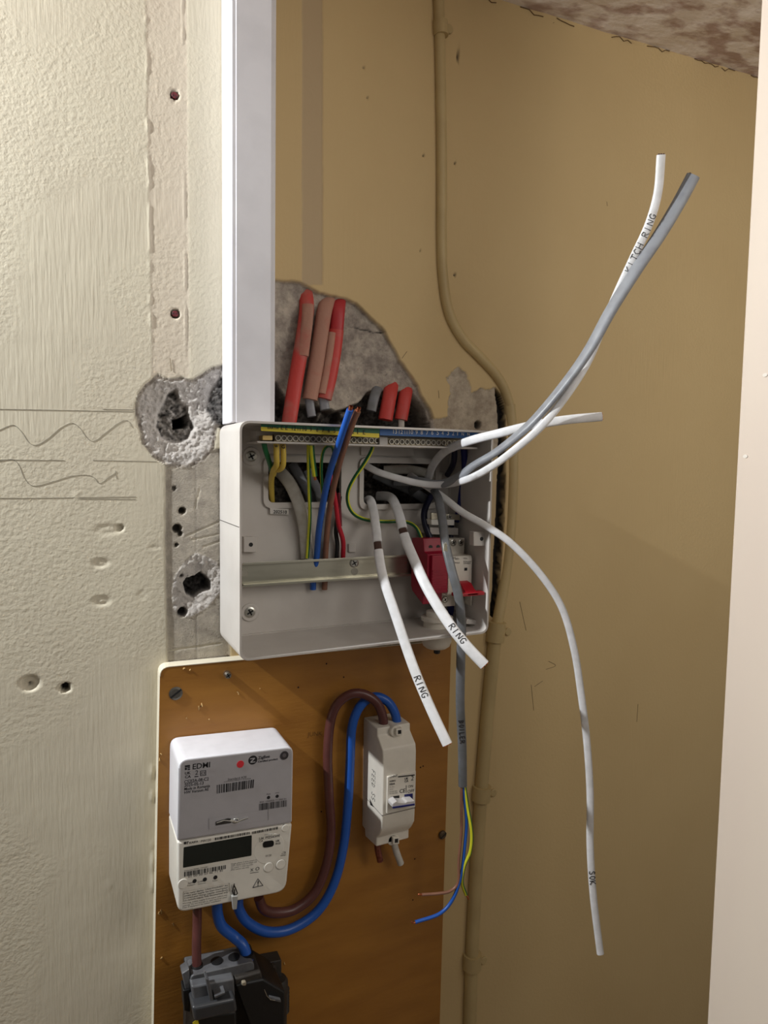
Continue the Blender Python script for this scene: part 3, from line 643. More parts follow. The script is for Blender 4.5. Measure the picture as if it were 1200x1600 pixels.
br = empty('terminal_clamp', W(695, 812, .04), 'small metal clamp with a screw above the white main switch', 'clamp')
prism_px('clamp_strap', [(674, 812), (719, 813), (719, 804), (674, 801)], .036, .040, steel, br, bev=.0005)
prism_px('clamp_foot', [(674, 820), (710, 821), (710, 812), (674, 812)], .028, .043, paper_w, br, bev=.0005)
prism_px('clamp_base', [(672, 835), (716, 836), (716, 825), (672, 824)], .004, .036, box_pl, br, bev=.0005)
screw('clamp_screw', 703, 808, .040, .0034, parent=br)

# ---------------------------------------------------------------- meter board
bt = [(250, 1043), (708, 1008)]
p = [W(250, 1043, .018), W(705, 1000, .018), W(687, 1600, .018), W(240, 1600, .018)]
dx = (p[3].x - p[0].x) / (p[3].z - p[0].z); dxr = (p[2].x - p[1].x) / (p[2].z - p[1].z)
poly = [(p[0].x, p[0].z), (p[1].x, p[1].z), (p[1].x + dxr * (-.8 - p[1].z), -.8), (p[0].x + dx * (-.8 - p[0].z), -.8)]
poly = round_poly(poly[::-1], [0, 0, .003, .010])
mb = empty('meter_board', (0, 0, -.4), 'varnished brown wooden backboard with pale painted edges behind the meter', 'board')
o = prism_xz('board_panel', poly, 0, .018, wood, mb); o.data.materials.append(edge_m)
for pl in o.data.polygons:
    if abs(pl.normal.y) < .5: pl.material_index = 1
tube_set('painted_rim', [[(x, -.0178, z) for x, z in poly[2:]]], .0007, edge_m, mb)
screw('slotted_screw', 275, 1084, .018, .0072, mat('old_screw', (110, 106, 98), .4, .8), mb, 'slot', .0015)
screw('cross_screw', 357, 1056, .018, .0042, None, mb, 'cross', .008)
screw('right_screw', 693, 1306, .018, .0055, mat('rusty_screw', (96, 80, 60), .6, .4), mb, 'slot', .004)
def dots(name, L_, d, r, m, parent):
    V, F = [], []
    for px, py in L_:
        c = W(px, py, d); b0 = len(V); V += [(c.x + r * math.cos(k), -d - .0002, c.z + r * math.sin(k)) for k in np.linspace(0, 6.28, 9)[:-1]]; F.append(list(range(b0, b0 + 8)))
    return mesh_obj(name, V, F, m, parent)
dots('nail_holes', [(466, 1074), (510, 1037), (537, 1058), (661, 1197), (657, 1199), (648, 1342), (645, 1406), (315, 1103), (502, 1268)], .018, .0011, mat('hole_dark', (40, 24, 12), .9), mb)
chip = mat('bare_wood', (206, 168, 108), .8)
tube_set('wood_chips', [[tuple(W(a_ + random.uniform(-2, 2), b_ + random.uniform(-4, 4), .0184)) for _ in range(3)] for a_, b_ in ((315, 1100), (312, 1106), (405, 1075), (371, 1084), (292, 1123), (252, 1180), (250, 1186), (252, 1424), (248, 1428), (252, 1498), (270, 1444), (445, 1504), (326, 1122), (297, 1048), (288, 1045))], .0007, chip, mb)
flat_text('JUNK', (480, 1151), (503, 1149), .0182, mat('faint_pencil', (112, 76, 30), .8), mb, 'faint_writing')

# ---------------------------------------------------------------- smart meter
sm_ = empty('smart_meter', W(365, 1300, .018), 'electricity smart meter with grey upper cover and white lower cover', 'electricity meter')
dm = .078
up = prism_px('upper_cover', [(277, 1315), (456.5, 1286), (458.5, 1166), (279, 1187)], .0183, dm, meter_grey, sm_, r=[0, 0, .009, .009], bev=.0022)
# white shell of the upper cover wraps sides and top
up.data.materials.append(mat('meter_shell', (228, 228, 234), .35))
for pl in up.data.polygons:
    if abs(pl.normal.y) < .8: pl.material_index = 1
lo = prism_px('lower_cover', [(277, 1427), (447, 1393), (456.5, 1287.2), (277, 1316.2)], .0183, dm - .0005, meter_white, sm_, r=[.010, .012, 0, 0], bev=.002)
F_ = dm + .0001
quads_px('maker_mark', [[(289, 1196), (297, 1195), (297, 1198), (289, 1199)], [(289, 1199.5), (292, 1199.2), (292, 1203), (289, 1203.4)], [(293, 1199), (297, 1198.6), (297, 1200.4), (293, 1200.8)], [(293, 1201.6), (297, 1201.2), (297, 1203), (293, 1203.4)]], F_, ink, up)
flat_text('EDMI', (301, 1202), (328, 1198.5), F_, ink, up, bold=.012)
flat_text('UK', (289, 1210.5), (298, 1209.3), F_, ink, up, bold=.02); flat_text('CA', (289, 1216), (298, 1215), F_, ink, up, bold=.02)
flat_text('2', (305, 1210.5), (309.5, 1210), F_, ink, up); quads_px('mark_bar', [[(304, 1213), (310, 1212.3), (310, 1213.6), (304, 1214.3)]], F_, ink, up)
def frame_px(name, c, t, d, m, parent):
    tl, tr_, br_, bl = [np.array(q, float) for q in c]
    q = [[tl, tr_, tr_ + (br_ - tr_) * t, tl + (bl - tl) * t], [bl, br_, br_ + (tr_ - br_) * t, bl + (tl - bl) * t], [tl, tl + (tr_ - tl) * t, bl + (br_ - bl) * t, bl], [tr_, tr_ + (tl - tr_) * t, br_ + (bl - br_) * t, br_]]
    return quads_px(name, q, d, m, parent)
frame_px('insulation_mark', [(313, 1204.5), (322, 1203.4), (322, 1211.5), (313, 1212.6)], .1, F_, ink, up); frame_px('insulation_mark', [(315, 1206.5), (320, 1205.9), (320, 1209.5), (315, 1210.2)], .14, F_, ink, up)
for s_, a_, b_ in (('CS2I2A-08-C2', (288, 1224), (326, 1219)), ('2025-05-13', (288, 1229.5), (318, 1225.5)), ('Made in Romania', (288, 1235), (328, 1229.5)), ('HW Version AE', (288, 1240.5), (326, 1235))): flat_text(s_, a_, b_, F_, ink, up, bold=.008, hscale=1.15)
flat_text('Standard A20', (356, 1219.5), (385, 1215.5), F_, greyink, up); flat_text('1234567890123456', (350, 1222.5), (392, 1217), F_, greyink, up, hscale=.5)
barcode([(339, 1226.5), (397, 1218), (396, 1231), (339, 1240)], F_, up)
c_ = W(375.5, 1194, dm); disc_y('red_sticker', (c_.x, c_.z), .0038, dm, dm + .0003, red_dot, up)
c_ = W(395, 1187.5, dm); disc_y('wireless_logo', (c_.x, c_.z), .0048, dm, dm + .0002, ink, up)
quads_px('logo_stroke', [[(391, 1185), (398, 1184), (398.5, 1185.3), (393.5, 1190.3), (399, 1189.6), (399, 1191), (391.5, 1192), (391.2, 1190.4), (396, 1185.8), (391, 1186.5)]], F_ + .0002, meter_grey, up)
flat_text('ZigBee', (403, 1186.5), (421.5, 1183.5), F_, ink, up, bold=.02); flat_text('Certified product', (403, 1191.5), (434, 1187), F_, ink, up, bold=.02)
c_ = W(444, 1180, dm); disc_y('optical_port', (c_.x, c_.z), .0046, dm, dm + .0008, mat('port_dark', (60, 56, 58), .4), up); disc_y('port_centre', (c_.x, c_.z), .002, dm, dm + .0011, mat('port_mid', (96, 90, 92), .4), up)
for px, py in ((419.5, 1246), (433, 1244)):
    c_ = W(px, py, dm); disc_y('indicator_lamp', (c_.x, c_.z), .0018, dm, dm + .0003, ink, up, seg=14)
    flat_text('Mesh' if px < 425 else 'WAN', (px - 3, py - 4), (px + 3, py - 4.8), F_, greyink, up)
barcode([(405, 1256), (448, 1250), (448, 1260), (405, 1266.5)], F_, up); flat_text('E6S 190253 71250 01', (406, 1254.5), (447, 1249), F_, greyink, up, hscale=.7)
frame_px('seal_window_outline', [(326, 1279), (420, 1264), (420, 1281), (326, 1296)], .012, F_, mat('moulding_line', (150, 146, 148), .5), up)
quads_px('seal_slot', [[(337, 1284), (356, 1278.5), (361, 1279), (361, 1286), (337, 1290)]], F_, mat('slot_dark', (52, 48, 46), .6), up)
tube_set('seal_wire', [[tuple(W(a_, b_, dm + .001)) for a_, b_ in ((338, 1286), (350, 1282), (362, 1283), (368, 1286), (374, 1283), (371, 1279), (365, 1280), (366, 1286), (376, 1282), (388, 1278))], [tuple(W(a_, b_, dm + .0012)) for a_, b_ in ((360, 1281), (370, 1284), (380, 1280), (387, 1278))]], .0006, screw_m, up)
G_ = dm - .0004
prism_px('screen', [(286, 1356), (393, 1337), (393.5, 1305), (287, 1324)], dm - .001, dm - .0003, lcd, lo, r=.001)
quads_px('maker_mark', [[(287.5, 1315.5), (291, 1315), (291, 1319), (287.5, 1319.5)], [(292, 1314.8), (295, 1314.4), (295, 1315.8), (293.2, 1316), (293.2, 1319), (292, 1319.2)]], G_, ink, lo)
flat_text('KAIFA', (296, 1318.5), (309.5, 1316), G_, ink, lo, bold=.01); flat_text('MA120', (314, 1316), (329.5, 1313.5), G_, greyink, lo)
barcode([(336, 1309), (390, 1299.5), (390, 1303.5), (336, 1313)], G_, lo, n=46); barcode([(394, 1299.5), (435, 1291.5), (435, 1295.5), (394, 1303.5)], G_, lo, n=34)
disc = W(421, 1326, G_); disc_y('optical_head_ring', (disc.x, disc.z), .0165, dm - .002, dm - .0001, meter_white, lo, seg=40, bev=.0004)
prism_px('optical_window', [(411, 1325), (428, 1322.5), (428, 1313), (411, 1315.5)], dm, dm + .0006, black_m, lo, r=.0032)
flat_text('UK M256508', (405, 1312.5), (437, 1307), dm + .0002, ink, lo); flat_text('CA', (405, 1316), (411, 1315), dm + .0002, ink, lo); flat_text('UK', (431, 1315.5), (437, 1314.5), dm + .0002, ink, lo, bold=.02); flat_text('0122', (430.5, 1319.5), (438, 1318.5), dm + .0002, ink, lo, bold=.02)
flat_text('Optical port', (413, 1305.5), (428, 1303), dm + .0002, greyink, lo); flat_text('0120', (415, 1339), (424, 1337.5), dm + .0002, greyink, lo); flat_text('Terminal', (433, 1338.5), (446, 1336.5), G_, greyink, lo)
frame_px('battery_mark', [(440, 1331.5), (446, 1330.5), (446, 1333.5), (440, 1334.5)], .15, G_, greyink, lo)
for px, py in ((420, 1355), (439, 1350.5)):
    c_ = W(px, py, dm); ring = disc_y('push_button_rim', (c_.x, c_.z), .0058, dm - .001, dm + .00005, mat('button_rim', (186, 180, 168), .5), lo); disc_y('push_button', (c_.x, c_.z), .0052, dm - .001, dm + .0005, meter_white, ring, bev=.0004)
barcode([(288, 1362.5), (353.5, 1351.5), (353.5, 1357.5), (288, 1370)], G_, lo, n=50); flat_text('Electricity 0208A 1234ABC', (288, 1361.5), (325, 1355), G_, greyink, lo, hscale=.8); flat_text('01 00 00 55 6E 71 81', (294, 1371.5), (348, 1361.5), G_, greyink, lo, hscale=.8)
for px, py in ((304, 1376.5), (320, 1374), (336.5, 1370.8)):
    c_ = W(px, py, dm - .0005); disc_y('indicator_lamp', (c_.x, c_.z), .0021, dm - .001, dm - .0001, ink, lo, seg=16)
for s_, a_, b_ in (('Rate', (293, 1381.5), (301, 1380)), ('Indicator', (293, 1384.5), (305, 1382.5)), ('Load', (309, 1379), (318, 1377.4)), ('Connected', (309, 1382), (321, 1380)), ('Power', (332, 1377.5), (340, 1376))): flat_text(s_, a_, b_, G_, greyink, lo)
for k, s_ in enumerate(('Single phase 2 wire smart meter', '230V 50Hz 0.25-5(100)A cl.B', 'IEC 62052-11 1000 imp/kWh', 'IP53 indoor use only')):
    y_ = 1351 + k * 3.1; flat_text(s_, (361, y_), (361 + (46, 40, 34, 28)[k], y_ - (46, 40, 34, 28)[k] * .17), G_, greyink, lo, hscale=.9)
flat_text('X', (391, 1362), (396, 1361), G_, ink, lo); flat_text('O', (399, 1360.5), (405, 1359.5), G_, ink, lo); quads_px('mark_bar', [[(391, 1364), (404, 1362), (404, 1362.8), (391, 1364.8)]], G_, ink, lo)
tube_set('warning_triangle', [[tuple(W(a_, b_, G_ + .0002)) for a_, b_ in ((395, 1387), (411, 1383.5), (403, 1373), (395, 1387))]], .0004, ink, lo); flat_text('!', (402.2, 1384), (404, 1383.6), G_, ink, lo, bold=.02)
frame_px('notice_outline', [(286, 1393.5), (359, 1379.5), (359, 1392.5), (286, 1409)], .02, G_, mat('moulding_line2', (176, 170, 158), .5), lo)
for k, s_ in enumerate(('If the meter displays "UNAUTHORISED" this', 'means your supply has been interrupted.', 'Contact your energy supplier immediately', 'to restore supply, fully documented only')):
    y_ = 1397.5 + k * 3.6; flat_text(s_, (288, y_), (356, y_ - 13.5), G_, ink, lo, hscale=1.0)
for k, s_ in enumerate(('Warning: isolate supply from meter before any', 'opening. Do not attempt to open terminal cover', 'Class II equipment for indoor installation', 'meter cover seals')):
    y_ = 1413 + k * 3.3; w_ = (70, 70, 60, 16)[k]; flat_text(s_, (285, y_), (285 + w_, y_ - w_ * .2), G_, greyink, lo, hscale=.9)
c_ = W(286, 1381, dm); disc_y('cover_screw', (c_.x, c_.z), .005, dm - .003, dm + .0003, meter_white, lo, bev=.0004)
c_ = W(446, 1294, dm); disc_y('cover_screw', (c_.x, c_.z), .004, dm - .003, dm + .0003, meter_white, lo, bev=.0004)
tube_set('seal_loop', [[tuple(W(a_, b_, dm + .002)) for a_, b_ in ((366, 1381), (363, 1392), (366, 1400), (371, 1396), (368, 1388), (366, 1384))], [tuple(W(a_, b_, dm + .002)) for a_, b_ in ((366, 1390), (367, 1405))]], .0007, mat('seal_wire_dark', (60, 56, 52), .5, .5), lo)
prism_px('plastic_seal', [(364, 1422), (370, 1421), (372, 1400), (362, 1401)], dm, dm + .004, mat('clear_seal', (170, 170, 166), .2), lo, r=.001, bev=.0006)

# ---------------------------------------------------------------- isolator enclosure
ex0 = .1725; ex1 = .2165
iso = empty('isolator_switch', (ex0, -.018, -.16), 'white double pole isolator enclosure with switch lever on the brown board', 'isolator')
def pd(px, py): q = WX(px, py, ex0); return (-q.y, q.z)
zz = lambda px, py: pd(px, py)[1]
prof = [(.018, zz(566, 1119)), (.058, zz(589, 1138)), (.0585, zz(590, 1150)), (.073, zz(599, 1173)), (.0745, zz(600, 1185)), (.0745, zz(597, 1272)), (.0735, zz(596, 1296)), (.066, zz(592, 1306)), (.060, zz(588, 1309)), (.060, zz(586, 1321)), (.028, zz(572, 1309)), (.026, zz(570, 1296)), (.018, zz(563, 1287))]
profile_x('enclosure_body', prof, ex0, ex1, encl_white, iso, .0016)
fz = lambda py: W(600, py, .0745).z
def epx(t): return ex0 + (ex1 - ex0) * t
zp1, zp0 = W(608, 1212, .0745).z, W(604, 1266, .0745).z
pl_ = prism_xz('switch_plate', [(epx(.12), zp0 - .0035), (ex1 - .001, zp0 - .0035), (ex1 - .001, zp1), (epx(.12), zp1)], .072, .0765, encl_white, iso, .0008)
box('cover_seam', ex0 - .0002, ex1 + .0002, .03, .0748, zp0 - .0055, zp0 - .005, greyink, iso)
dk = .0766
flat_text('CHNT', (608.5, 1215.5), (621, 1213.5), dk, ink, pl_, bold=.012); quads_px('printed_line', [[(622, 1213), (648, 1210), (648, 1211.8), (622, 1214.8)]], dk, ink, pl_)
flat_text('NXMS2', (608.5, 1222), (618, 1220.5), dk, ink, pl_, bold=.02); flat_text('100A', (608.5, 1227), (617, 1225.8), dk, ink, pl_, bold=.02)
for y_, w_ in ((1230.5, 8), (1234, 6), (1238, 12), (1241, 13)): flat_text('AC-22A 240V'[:w_], (608.5, y_), (608.5 + w_, y_ - w_ * .12), dk, greyink, pl_)
flat_text('UK', (632, 1218.5), (638, 1217.5), dk, ink, pl_, bold=.02); flat_text('CA', (632, 1222.3), (638, 1221.4), dk, ink, pl_, bold=.02); flat_text('2', (642, 1219.5), (646, 1219), dk, ink, pl_)
flat_text('ON', (637.5, 1231), (645, 1229.8), dk, ink, pl_); flat_text('OFF', (636.5, 1239), (647, 1237.5), dk, ink, pl_); flat_text('CE', (624, 1239.2), (633, 1238), dk, ink, pl_, bold=.012); quads_px('printed_line', [[(634.5, 1227), (635.3, 1227), (635.3, 1239), (634.5, 1239)]], dk, ink, pl_)
prism_px('lever_slot', [(611, 1257), (624, 1255.5), (624, 1243), (611, 1245)], .076, .0768, black_m, pl_); prism_px('lever_slot', [(632, 1254), (645, 1252.5), (645, 1239.8), (632, 1241.5)], .076, .0768, navy, pl_)
lv = prism_px('switch_lever', [(613, 1262), (648, 1257), (648, 1251), (636, 1252), (634, 1254), (623, 1253.5), (620, 1251), (613, 1256)], .076, .088, mat('lever_grey', (196, 192, 190), .4), iso, bev=.0012)
prism_px('lever_stripe', [(614, 1263.5), (648, 1258.5), (648, 1256), (614, 1261)], .0875, .0888, navy, iso)
for px, py, d_ in ((624, 1144, .066), (619, 1314, .062)):
    c_ = W(px - 4, py, d_); o = disc_y('screw_collar', (c_.x, c_.z), .0068, .045, d_ - .002, encl_white, iso, bev=.001)
    prism_px('seal_block', [(px - 5, py + 6), (px + 5, py + 5), (px + 5, py - 6), (px - 5, py - 5)], .05, d_ + .002, encl_white, o, bev=.0008)
    prism_px('seal_slot', [(px - 2, py + 3), (px + 3, py + 2.4), (px + 3, py - 3.4), (px - 2, py - 2.8)], d_ + .001, d_ + .0023, black_m, o)
# handwriting down the enclosure's left side
def side(u, v): return (ex0 - .0002, -.050 - v, -.166 - u)
hl = []
u0 = 0
for ch_ in 'FEED S5':
    for st in LET.get(ch_, []): hl.append([side(u0 + a_ * .006, .009 * (b_ - .5)) for a_, b_ in st])
    u0 += .0055
tube_set('handwriting', hl, .0003, ink, iso)
quads = [(ex0 - .0002, -.040, -.205), (ex0 - .0002, -.052, -.210), (ex0 - .0002, -.042, -.212)]
mesh_obj('printed_arrow', quads, [[0, 1, 2]], ink, iso)

# ---------------------------------------------------------------- service cut-out at the bottom
so = empty('service_cutout', W(360, 1560, .018), 'grey and black service fuse cut-out at the bottom of the board', 'fuse cut-out')
def obl(name, tl, tr, br, bl, d0, d1, m, bev=.001, r=0): return prism_px(name, [bl, br, tr, tl], d0, d1, m, so, r=r, bev=bev)
obl('rear_base', (290, 1528), (440, 1500), (440, 1700), (290, 1700), .018, .035, fuse_b)
obl('terminal_block', (297, 1525), (397, 1502), (398, 1519), (299, 1541), .046, .072, fuse_g, .001, .006)
obl('block_shelf', (296, 1536), (396, 1514), (398, 1545), (299, 1560), .018, .060, fuse_b, .002)
# dark sockets seen in the top of the terminal block
for px in (308, 339, 366, 388):
    zt__ = W(297, 1525, .072).z + (W(px, 1500, .062).x - W(297, 1525, .072).x) / (W(397, 1502, .072).x - W(297, 1525, .072).x) * (W(397, 1502, .072).z - W(297, 1525, .072).z)
    lathe('cable_socket', [(.0062, zt__ - .004), (.0062, zt__ + .0010), (.0052, zt__ + .0012)], W(px, 1505, .061).x, -.0595, fuse_black, so, 20)
obl('fuse_carrier_top', (299, 1542), (366, 1529), (368, 1566), (304, 1580), .035, .082, fuse_g, .002)
obl('carrier_handle', (300, 1575), (368, 1560), (372, 1582), (304, 1598), .06, .094, mat('fuse_carrier', (58, 59, 62), .3), .003)
obl('fuse_carrier_body', (304, 1590), (370, 1580), (374, 1720), (300, 1740), .035, .086, fuse_black, .003)
obl('carrier_fin', (321, 1529), (326, 1530), (334, 1562), (329, 1568), .078, .090, fuse_g, .0008)
obl('carrier_ridge', (335, 1557), (352, 1550), (352, 1553), (336, 1561), .08, .092, fuse_g, .0006)
obl('neutral_block', (368, 1540), (412, 1530), (446, 1550), (442, 1740), .030, .080, fuse_black, .002)
obl('neutral_block_top', (366, 1530), (408, 1518), (412, 1534), (368, 1545), .030, .078, fuse_b, .002)
for nm_, px, py, rr in (('armoured_gland', 418, 1522, .0125), ('gland_nut', 438, 1542, .0115)):
    q = W(px, py, .045); zq = q.z
    o = lathe(nm_, [(rr * .8, zq + .004), (rr, zq), (rr, zq - .012), (rr * .9, zq - .014), (rr * .9, zq - .2)], q.x, -.036, fuse_b, so, 20)
q = W(449, 1565, .045)
lathe('coiled_gland', [(.0085 if k % 2 else .0070, q.z + .008 - k * .0022) for k in range(14)], q.x - .002, -.032, fuse_b, so, 18)
obl('side_bracket', (284, 1522), (296, 1514), (298, 1546), (290, 1548), .056, .07, fuse_g, .001)
obl('side_clip', (286, 1548), (297, 1546), (297, 1582), (288, 1580), .056, .072, black_m, .001)
obl('lead_seal', (421, 1558), (439, 1562), (439, 1567), (422, 1563), .08, .084, fuse_g, .0008)
obl('warning_label', (301, 1598), (309, 1592), (320, 1640), (304, 1640), .087, .0873, yellow_lab, 0)
obl('seal_cap', (378, 1535), (385, 1534), (385, 1541), (378, 1541), .079, .083, mat('cap_pale', (150, 140, 120), .4), .001, .002)
tube_set('seal_wire', [[tuple(W(a_, b_, .084)) for a_, b_ in ((413, 1546), (417, 1556), (423, 1562), (430, 1563))]], .0005, screw_m, so)

# ---------------------------------------------------------------- meter tails
R1 = .0112
def tail(name, path, m, label, w=R1):
    o = sweep(name, path, w, w, m, sq=2, n=10); return tag(o, label, 'cable', 'thick meter tails')
tail('meter_tail', [(600, 1136, .046), (597, 1116, .046), (587, 1096, .044), (566, 1084, .040), (545, 1086, .036), (526, 1102, .032), (516, 1130, .030), (512, 1180, .030), (514, 1240, .030), (517, 1300, .030), (510, 1350, .032), (492, 1394, .034), (462, 1420, .036), (432, 1426, .038), (412, 1420, .040), (404, 1402, .042)], dbrown, 'thick brown tail looping from isolator top round to the meter', R1)
tail('meter_tail', [(621, 1132, .046), (616, 1112, .045), (604, 1095, .042), (584, 1089, .037), (563, 1103, .033), (550, 1136, .031), (547, 1190, .030), (544, 1250, .030), (537, 1320, .030), (522, 1380, .032), (496, 1424, .034), (456, 1451, .036), (418, 1456, .038), (388, 1442, .040), (374, 1422, .042), (372, 1402, .044)], blue, 'thick blue tail looping from isolator top round to the meter', R1)
tail('meter_tail', [(308, 1405, .05), (308, 1440, .05), (307, 1480, .056), (308, 1520, .0595)], dbrown, 'straight brown tail between meter and the left socket of the fuse cut-out', .0098)
tail('meter_tail', [(339, 1405, .048), (340, 1428, .048), (347, 1448, .048), (366, 1464, .048), (380, 1478, .055), (388, 1503, .0595)], blue, 'curved blue tail between meter and the right socket of the fuse cut-out', .0115)
tag(sweep('copper_stub', [(590, 1312, .04), (590, 1325, .04), (594, 1345, .04)], .008, .008, mat('bare_copper', (150, 90, 76), .4, .7, rgb2=(96, 50, 42), scale=300), None, sq=2), 'short brown cable stub with bare copper below the isolator', 'cable')
tag(sweep('cable_stub', [(614, 1310, .04), (619, 1330, .038), (626, 1349, .036)], .0085, .0085, sheath_old, None, sq=2), 'short beige-grey cable stub below the isolator', 'cable')

# ---------------------------------------------------------------- loose cables
def twin(name, path, w, t, m, label, tipm=copper, cut=None, n=10, twist=0, tips=True):
    c = empty(name, W(*path[0]), label, 'cable'); K = (len(path) - 1) * n
    if cut:
        sweep('sheath', path, w, t, m, c, n=n, b=cut[0], twist=twist); sweep('sheath', path, w, t, m, c, n=n, a=cut[1], twist=twist)
        sweep('exposed_cores', path, w * .8, t * .6, mat('brown_core', (78, 56, 48), .5), c, n=n, a=max(0, cut[0] - .02), b=min(1, cut[1] + .02), twist=twist)
    else: sweep('sheath', path, w, t, m, c, n=n, twist=twist)
    if tips:
        a_, b_ = W(*path[-2]), W(*path[-1]); u = (b_ - a_).normalized(); N_ = np.cross(np.array(u), np.array(HINT)); N_ /= np.linalg.norm(N_)
        for k in (-.28, 0, .28):
            q0 = np.array(b_) + N_ * k * w - np.array(u) * .004; q1 = np.array(b_) + N_ * k * w + np.array(u) * .0012
            tube_set('core_end', [[tuple(q0), tuple((q0 + q1) / 2), tuple(q1)]], t * .17, tipm, c, 8)
    return c
P1 = [(566, 790, -.020), (577, 781, .004), (583, 796, .018), (588, 830, .045), (591, 860, .066), (598, 900, .088), (616, 955, .108), (645, 1040, .135), (672, 1105, .155), (699, 1163, .172)]
c = twin('ring_cable', P1, .0108, .0062, sheath_w, 'white cable marked RING hanging down left, its end over the brown board', cut=(.405, .445)); cable_text(P1, .775, 'RING', .0072, .0062, c)
P2 = [(590, 775, -.020), (607, 776, .0), (616, 785, .015), (625, 810, .035), (632, 838, .058), (645, 870, .08), (668, 920, .11), (700, 972, .138), (728, 1008, .155), (757, 1039, .168)]
c = twin('ring_cable', P2, .0118, .0064, sheath_w, 'white cable marked RING hanging right, its end beside the painted conduit', cut=(.40, .435)); cable_text(P2, .80, 'RING', .0072, .0064, c, off=-.001)
P3 = [(668, 752, .004), (676, 728, .028), (692, 708, .058), (712, 697, .084), (740, 687, .112), (780, 677, .14), (830, 665, .165), (885, 656, .185), (940, 651, .2)]
c = twin('short_white_cable', P3, .0098, .0058, sheath_w, 'short white cable pointing right from the box across the conduit')
P4 = [(618, 752, -.01), (650, 752, .02), (684, 757, .05), (712, 748, .082), (742, 726, .115), (780, 703, .145), (830, 661, .18), (880, 603, .205), (920, 547, .222), (955, 484, .235), (995, 420, .25), (1030, 368, .26), (1060, 318, .268), (1083, 275, .275)]
c = twin('grey_cable', P4, 0.0132, .0070, sheath_g, 'long light grey cable curving up to the upper right', tipm=mat('dark_core', (70, 40, 36), .5), twist=lambda t: float(np.interp(t, [0, .3, .55, .8, 1], [.3, 1.3, 1.1, .6, .15])))
P5 = [(540, 716, -.03), (562, 722, .0), (590, 737, .02), (625, 748, .034), (660, 756, .048), (695, 757, .064), (730, 749, .106), (765, 731, .138), (800, 706, .165), (845, 667, .190), (885, 618, .203), (918, 566, .21), (944, 505, .226), (967, 452, .236), (991, 400, .247), (1014, 350, .256), (1028, 300, .263), (1033, 242, .27)]
c = twin('kitchen_cable', P5, .0082, .0056, sheath_w, 'long thin white cable marked KITCH RING curving up to the upper right', tipm=mat('dark_core', (70, 40, 36), .5)); cable_text(P5, .812, 'KITCH RING', .0068, .0056, c, flip=False, r=.0003)
P6 = [(640, 742, -.01), (662, 757, .02), (690, 775, .05), (722, 800, .075), (760, 822, .098), (800, 850, .115), (845, 898, .13), (878, 950, .14), (897, 1015, .147), (908, 1085, .152), (917, 1160, .157), (922, 1240, .16), (922, 1320, .163), (927, 1400, .166), (938, 1490, .17)]
c = twin('dangling_white_cable', P6, .0086, .0058, sheath_w, 'long white cable marked SOK dangling in front of the right wall', tipm=mat('dark_core', (70, 40, 36), .5)); cable_text(P6, .845, 'SOK', .0072, .0058, c)
P7 = [(640, 770, -.02), (652, 760, .0), (668, 758, .02), (682, 772, .045), (690, 805, .07), (696, 850, .092), (706, 892, .106), (716, 930, .112), (721, 975, .114), (720, 1030, .112), (719, 1100, .106), (722, 1160, .1), (723, 1228, .094)]
bc = empty('boiler_cable', W(*P7[0]), 'dark grey cable marked BOILER hanging below the box with stripped cores', 'cable')
sweep('sheath', P7, .0105, .0068, sheath_dg, bc, n=10); cable_text(P7, .80, 'BOILER', .0062, .0068, bc)
tube_set('sheath_scuff', [[tuple(W(696 + random.uniform(-3, 3), 855 + random.uniform(-8, 8), .1035)) for _ in range(2)] for _ in range(16)], .0004, mat('scuff', (190, 184, 160), .7), bc)
sweep('blue_core', [(723, 1222, .094), (726, 1250, .093), (729, 1285, .092), (726, 1325, .09), (721, 1365, .088), (709, 1402, .086), (688, 1427, .084), (649, 1441, .08)], .0042, .0042, blue, bc, sq=2)
sweep('brown_core', [(721, 1222, .094), (721, 1255, .092), (721, 1300, .09), (717, 1345, .088), (716, 1378, .087), (704, 1392, .085), (686, 1396, .083), (659, 1398, .08)], .0036, .0036, brown, bc, sq=2)
sweep('earth_core', [(725, 1222, .094), (731, 1262, .095), (737, 1300, .096), (735, 1330, .094), (726, 1352, .09), (722, 1378, .087), (728, 1398, .086)], .0042, .0042, yel, bc, sq=2, m2=gy)
for a_ in ([(649, 1441, .08), (646, 1442, .08), (643, 1440, .08)], [(659, 1398, .08), (655, 1397, .08), (654, 1399, .08)], [(728, 1398, .086), (731, 1402, .086), (732, 1405, .086)]): sweep('copper_tip', a_, .0022, .0022, copper, bc, sq=2, n=4)
# blue and brown pair standing up in front of the label
def wire(name, path, w, m, label, tip=True, m2=None, cat='wire', grp=None):
    o = sweep(name, path, w, w, m, sq=2, n=8, m2=m2); tag(o, label, cat, grp)
    if tip:
        a_, b_ = W(*path[-2]), W(*path[-1]); u = (b_ - a_).normalized(); tube_set('copper_tip', [[tuple(b_ - u * .002), tuple(b_ + u * .002), tuple(b_ + u * .0042)]], w * .3, copper, o, 8)
    return o
wire('blue_wire', [(489, 921, .010), (490, 900, .012), (495, 868, .022), (498, 830, .036), (505, 785, .052), (514, 742, .070), (526, 704, .091), (537, 670, .108), (547, 640, .122)], .0072, blue, 'thick blue wire rising out of the box past the green label')
wire('brown_wire', [(507, 921, .008), (508, 900, .010), (509, 860, .018), (513, 810, .032), (521, 762, .050), (532, 718, .075), (543, 684, .1), (552, 658, .112), (559, 642, .12)], .0068, brown, 'thick brown wire rising out of the box beside the blue one')
wire('red_wire', [(516, 742, .03), (520, 760, .03), (525, 790, .028), (529, 820, .024), (536, 845, .018), (536, 872, .012)], .0056, red_i, 'red wire curving down behind the metal rail', False)
